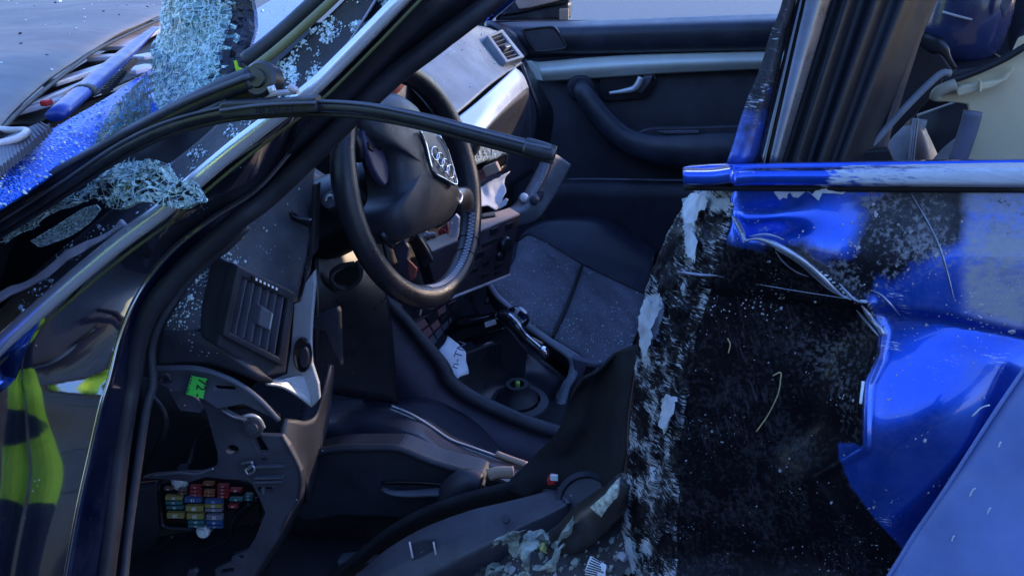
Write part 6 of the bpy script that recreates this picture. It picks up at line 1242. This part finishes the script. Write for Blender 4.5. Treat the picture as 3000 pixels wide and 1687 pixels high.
place(lathe('gloss_knob', PY(4, 1320, 950, .90), Vector((.3, -.6, .8)), ((.012, -.02), (.024, -.01), (.026, .0), (.020, .012), (.008, .018), (0, .019)), 'gloss_black', None, 24), lf)
place(tube('trim_strut', q(4, [(1390, 1085, .87), (1450, 1110, .88), (1515, 1145, .89)]), .003, 'tan_part', None, 6, 10), lf)
for nm, k, pts, r_, mt, lb, ct_ in (('straw', 8, [(738, -10), (715, 90), (640, 240), (555, 360)], .0007, 'straw', 'long curved dry straw stuck to the black part of the rear door', 'straw'), ('straw', 5, [(340, 1105), (358, 1150), (345, 1215)], .0007, 'straw', 'short bent straw on the black part of the rear door', 'straw'), ('straw', 5, [(680, 1385), (740, 1362), (735, 1440)], .0007, 'straw', 'hooked straw on the rear door just above the long straw', 'straw'), ('white_splinter', 8, [(1362, -20), (1352, 60), (1343, 150)], .0016, 'paper_white', 'thin white splinter standing at the edge of the blue paint on the rear door', 'splinter')):
    P_ = []
    for x, y in pts:
        u, v = px(k, x, y); P_.append(PY(None, u, v, door_y(u, v)-.003))
    o = tube(nm, P_, r_, mt, None, 6, 16); tag(o, lb, ct_)
# torn primer flakes standing off the door edge
for i, (k, pts) in enumerate(((10, [(520, 142), (600, 128), (740, 122), (765, 150), (680, 150), (600, 165), (530, 152)]), (5, [(0, 60), (60, 15), (170, 30), (185, 125), (110, 150), (95, 250), (10, 230)]), (5, [(25, 290), (75, 280), (105, 380), (95, 530), (50, 480), (20, 380)]), (4, [(2290, 790), (2330, 850), (2395, 770), (2400, 880), (2350, 1010), (2330, 1150), (2265, 1265), (2255, 1100), (2240, 950)]), (7, [(2440, 85), (2530, 100), (2500, 210), (2450, 330), (2400, 340), (2410, 200)]))):
    P_ = []
    for (x0, y0), (x1, y1) in zip(pts, pts[1:]+pts[:1]):
        for t in range(5): P_.append((x0+(x1-x0)*t/5+random.gauss(0, 7), y0+(y1-y0)*t/5+random.gauss(0, 7)))
    cu, cv_ = sum(p[0] for p in P_)/len(P_), sum(p[1] for p in P_)/len(P_)
    yb = lambda x, y: .10*(1-max(0, min(1, (px(k, x, y)[0]-at_v(SL, px(k, x, y)[1]))/(at_v(DL, px(k, x, y)[1])-at_v(SL, px(k, x, y)[1])))))**1.3-.008
    slab('primer_flake', [PY(k, x, y, (yb(x, y) if k != 10 else door_y(*px(k, x, y))-.003)+.003*math.sin(x*.03+y*.02)) for x, y in P_], .0012, 'primer', rd, 0, normal=Vector((-.4, -1, .2)).normalized())

# ------------------------------------------------------------------ rescuer beside the camera (seen mirrored in the glossy pillar panel)
pe = empty('person', (-1.04, -.60, 0)); tag(pe, 'person in lime hi-vis jacket and trousers mirrored in the glossy front pillar', 'person')
PEO = Vector((-1.04, -.60, 0))
me = bpy.data.meshes.new('body'); V_ = [(0, 0, 1.0), (0, 0, 1.25), (0, 0, 1.45), (0, .0, 1.53), (0, .01, 1.62), (0, .02, 1.72), (.09, 0, .90), (.075, .02, .50), (.07, 0, .08), (.07, .12, .04), (-.09, 0, .90), (-.075, .02, .50), (-.07, 0, .08), (-.07, .12, .04), (.20, 0, 1.42), (.23, -.03, 1.15), (.22, -.02, .92), (-.20, 0, 1.42), (-.23, -.03, 1.15), (-.22, -.02, .92)]
E_ = [(0, 1), (1, 2), (2, 3), (3, 4), (4, 5), (0, 6), (6, 7), (7, 8), (8, 9), (0, 10), (10, 11), (11, 12), (12, 13), (2, 14), (14, 15), (15, 16), (2, 17), (17, 18), (18, 19)]
R_ = [.15, .165, .15, .06, .09, .095, .10, .075, .06, .045, .10, .075, .06, .045, .075, .06, .045, .075, .06, .045]
me.from_pydata([Vector(v)+PEO for v in V_], E_, []); po = link(bpy.data.objects.new('body', me), pe); po.matrix_parent_inverse = Matrix.Translation(-PEO); me.materials.append(MATS['rescue_suit'])
po.modifiers.new('s', 'SKIN'); po.modifiers.new('d', 'SUBSURF').levels = 2; po.modifiers['d'].render_levels = 2
for i, r_ in enumerate(R_): me.skin_vertices[0].data[i].radius = (r_, r_*.8)
me.skin_vertices[0].data[0].use_root = True
def band(nm, z, r_, x=0.0, mt='reflective_tape', h=.03):
    o = lathe(nm, PEO+Vector((x, .0, z)), Vector((0, 0, 1)), ((r_, -h), (r_*1.02, 0), (r_, h)), mt, pe, 24); o.matrix_parent_inverse = Matrix.Translation(-PEO)
for z_, r_ in ((1.12, .185), (1.30, .185)): band('reflective_band', z_, r_)
for s_ in (-.073, .073):
    band('reflective_band', .40, .088, s_); band('boot', .06, .085, s_, 'black', .06)
hd_ = lathe('helmet', PEO+Vector((0, .02, 1.68)), Vector((0, 0, 1)), ((.135, 0), (.125, .03), (.105, .09), (.06, .13), (0, .14)), 'red', pe, 24); hd_.matrix_parent_inverse = Matrix.Translation(-PEO)

# the photographer, dark clothes, just behind the lens (mirrored darkly in the door)
PH = Vector((.14, -1.40, 0)); ph = empty('person', PH); tag(ph, 'photographer in dark navy clothes standing behind the viewpoint', 'person')
V_ = [(0, 0, .95), (0, 0, 1.2), (0, .02, 1.34), (0, .03, 1.42), (0, .04, 1.50), (0, .05, 1.60), (.10, 0, .86), (.12, .02, .46), (.12, 0, .08), (.12, .12, .04), (-.10, 0, .86), (-.12, .02, .46), (-.12, 0, .08), (-.12, .12, .04), (.20, 0, 1.32), (.26, .02, 1.08), (.14, .20, 1.06), (-.20, 0, 1.32), (-.26, .02, 1.08), (-.14, .20, 1.06)]
me = bpy.data.meshes.new('body'); me.from_pydata([Vector(v)+PH for v in V_], E_, []); po = link(bpy.data.objects.new('body', me), ph); po.matrix_parent_inverse = Matrix.Translation(-PH); me.materials.append(MATS['navy_cloth'])
po.modifiers.new('s', 'SKIN'); po.modifiers.new('d', 'SUBSURF').levels = 2; po.modifiers['d'].render_levels = 2
for i, r_ in enumerate(R_): me.skin_vertices[0].data[i].radius = (r_*1.1, r_*.9)
me.skin_vertices[0].data[0].use_root = True

for i, (x, y) in enumerate(((60, 1335), (215, 1282))):
    c = PY(7, x, y, .30); obox('rail_clip', c, Vector((.014, 0, .003)), Vector((0, .012, 0)), Vector((-.002, 0, .009)), 'plastic_grey', ds, .003)
for i, pts in enumerate(([(-350, 1210, .42), (0, 1205, .40), (330, 1235, .38)], [(0, 1420, .33), (150, 1350, .33), (330, 1330, .34)], [(660, 930, .30), (690, 1000, .30), (700, 1060, .31)])):
    tube('floor_cable', q(7, pts), .003, 'steel_dark', CAR, 8, 20)
for i, pts in enumerate(([(1120, 60, .30), (1250, 260, .29), (1180, 500, .30), (1080, 640, .31)], [(1600, 300, .28), (1480, 420, .29), (1420, 600, .28)], [(1880, 900, .25), (1760, 1020, .26), (1720, 1180, .27), (1500, 1260, .28)], [(1930, 860, .24), (1960, 980, .25), (1900, 1080, .26)], [(1300, 1150, .29), (1180, 1250, .29), (1080, 1200, .30)])):
    tube('wiring_loom', q(6, pts), .0045 if i < 2 else .0028, 'rubber', CAR, 8, 30)

# the rest of the rear door and bench, past the right edge of the picture
EC = [r[-1] for r in GRID['door']][::8]
sheet('door_skin_rear', [[p for p in EC], [Vector((.62, p.y-.006, p.z)) for p in EC], [Vector((.94, p.y+.012, p.z)) for p in EC]], 'paint_blue', rd, 24, 16, .003)
sheet('belt_moulding_rear', [[r[-1] for r in bt], [Vector((.94, r[-1].y+.02, r[-1].z+.012)) for r in bt]], 'paint_blue', rd, 10, 12, .012, curve=False)
sheet('door_skin_lower', [[EC[-1], Vector((.62, EC[-1].y-.006, EC[-1].z)), Vector((.94, EC[-1].y+.012, EC[-1].z))], [Vector((.25, .02, .30)), Vector((.62, .02, .30)), Vector((.90, .03, .34))]], 'paint_blue', rd, 14, 10, .003)
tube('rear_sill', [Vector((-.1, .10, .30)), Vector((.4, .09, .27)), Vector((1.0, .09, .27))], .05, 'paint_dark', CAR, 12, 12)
sheet('rear_cushion', [[Vector((.85, .25, .30)), Vector((.85, 1.5, .30))], [Vector((.87, .22, .46)), Vector((.87, 1.53, .46))], [Vector((1.3, .22, .43)), Vector((1.3, 1.53, .43))]], 'leather', rs, 10, 14, .02)
sheet('rear_backrest', [[Vector((1.28, .22, .42)), Vector((1.28, 1.53, .42))], [Vector((1.36, .22, .75)), Vector((1.36, 1.53, .75))], [Vector((1.46, .25, 1.0)), Vector((1.46, 1.5, 1.0))]], 'leather', rs, 10, 14, .05)

wt0 = cr([r[0] for r in rowsB], 6); wt1 = cr([PLl[6]+Vector((0, -.02, -.04)), PLl[6]+Vector((-.45, -.02, -.02)), PLl[6]+Vector((-.9, .0, -.03)), PLl[6]+Vector((-1.25, .05, -.08))], 6)
sheet('wing_top', [wt0, [a.lerp(b_, .6)+Vector((0, -.02, .03)) for a, b_ in zip(wt0, wt1)], wt1], 'paint_blue', CAR, 20, 10, .003)
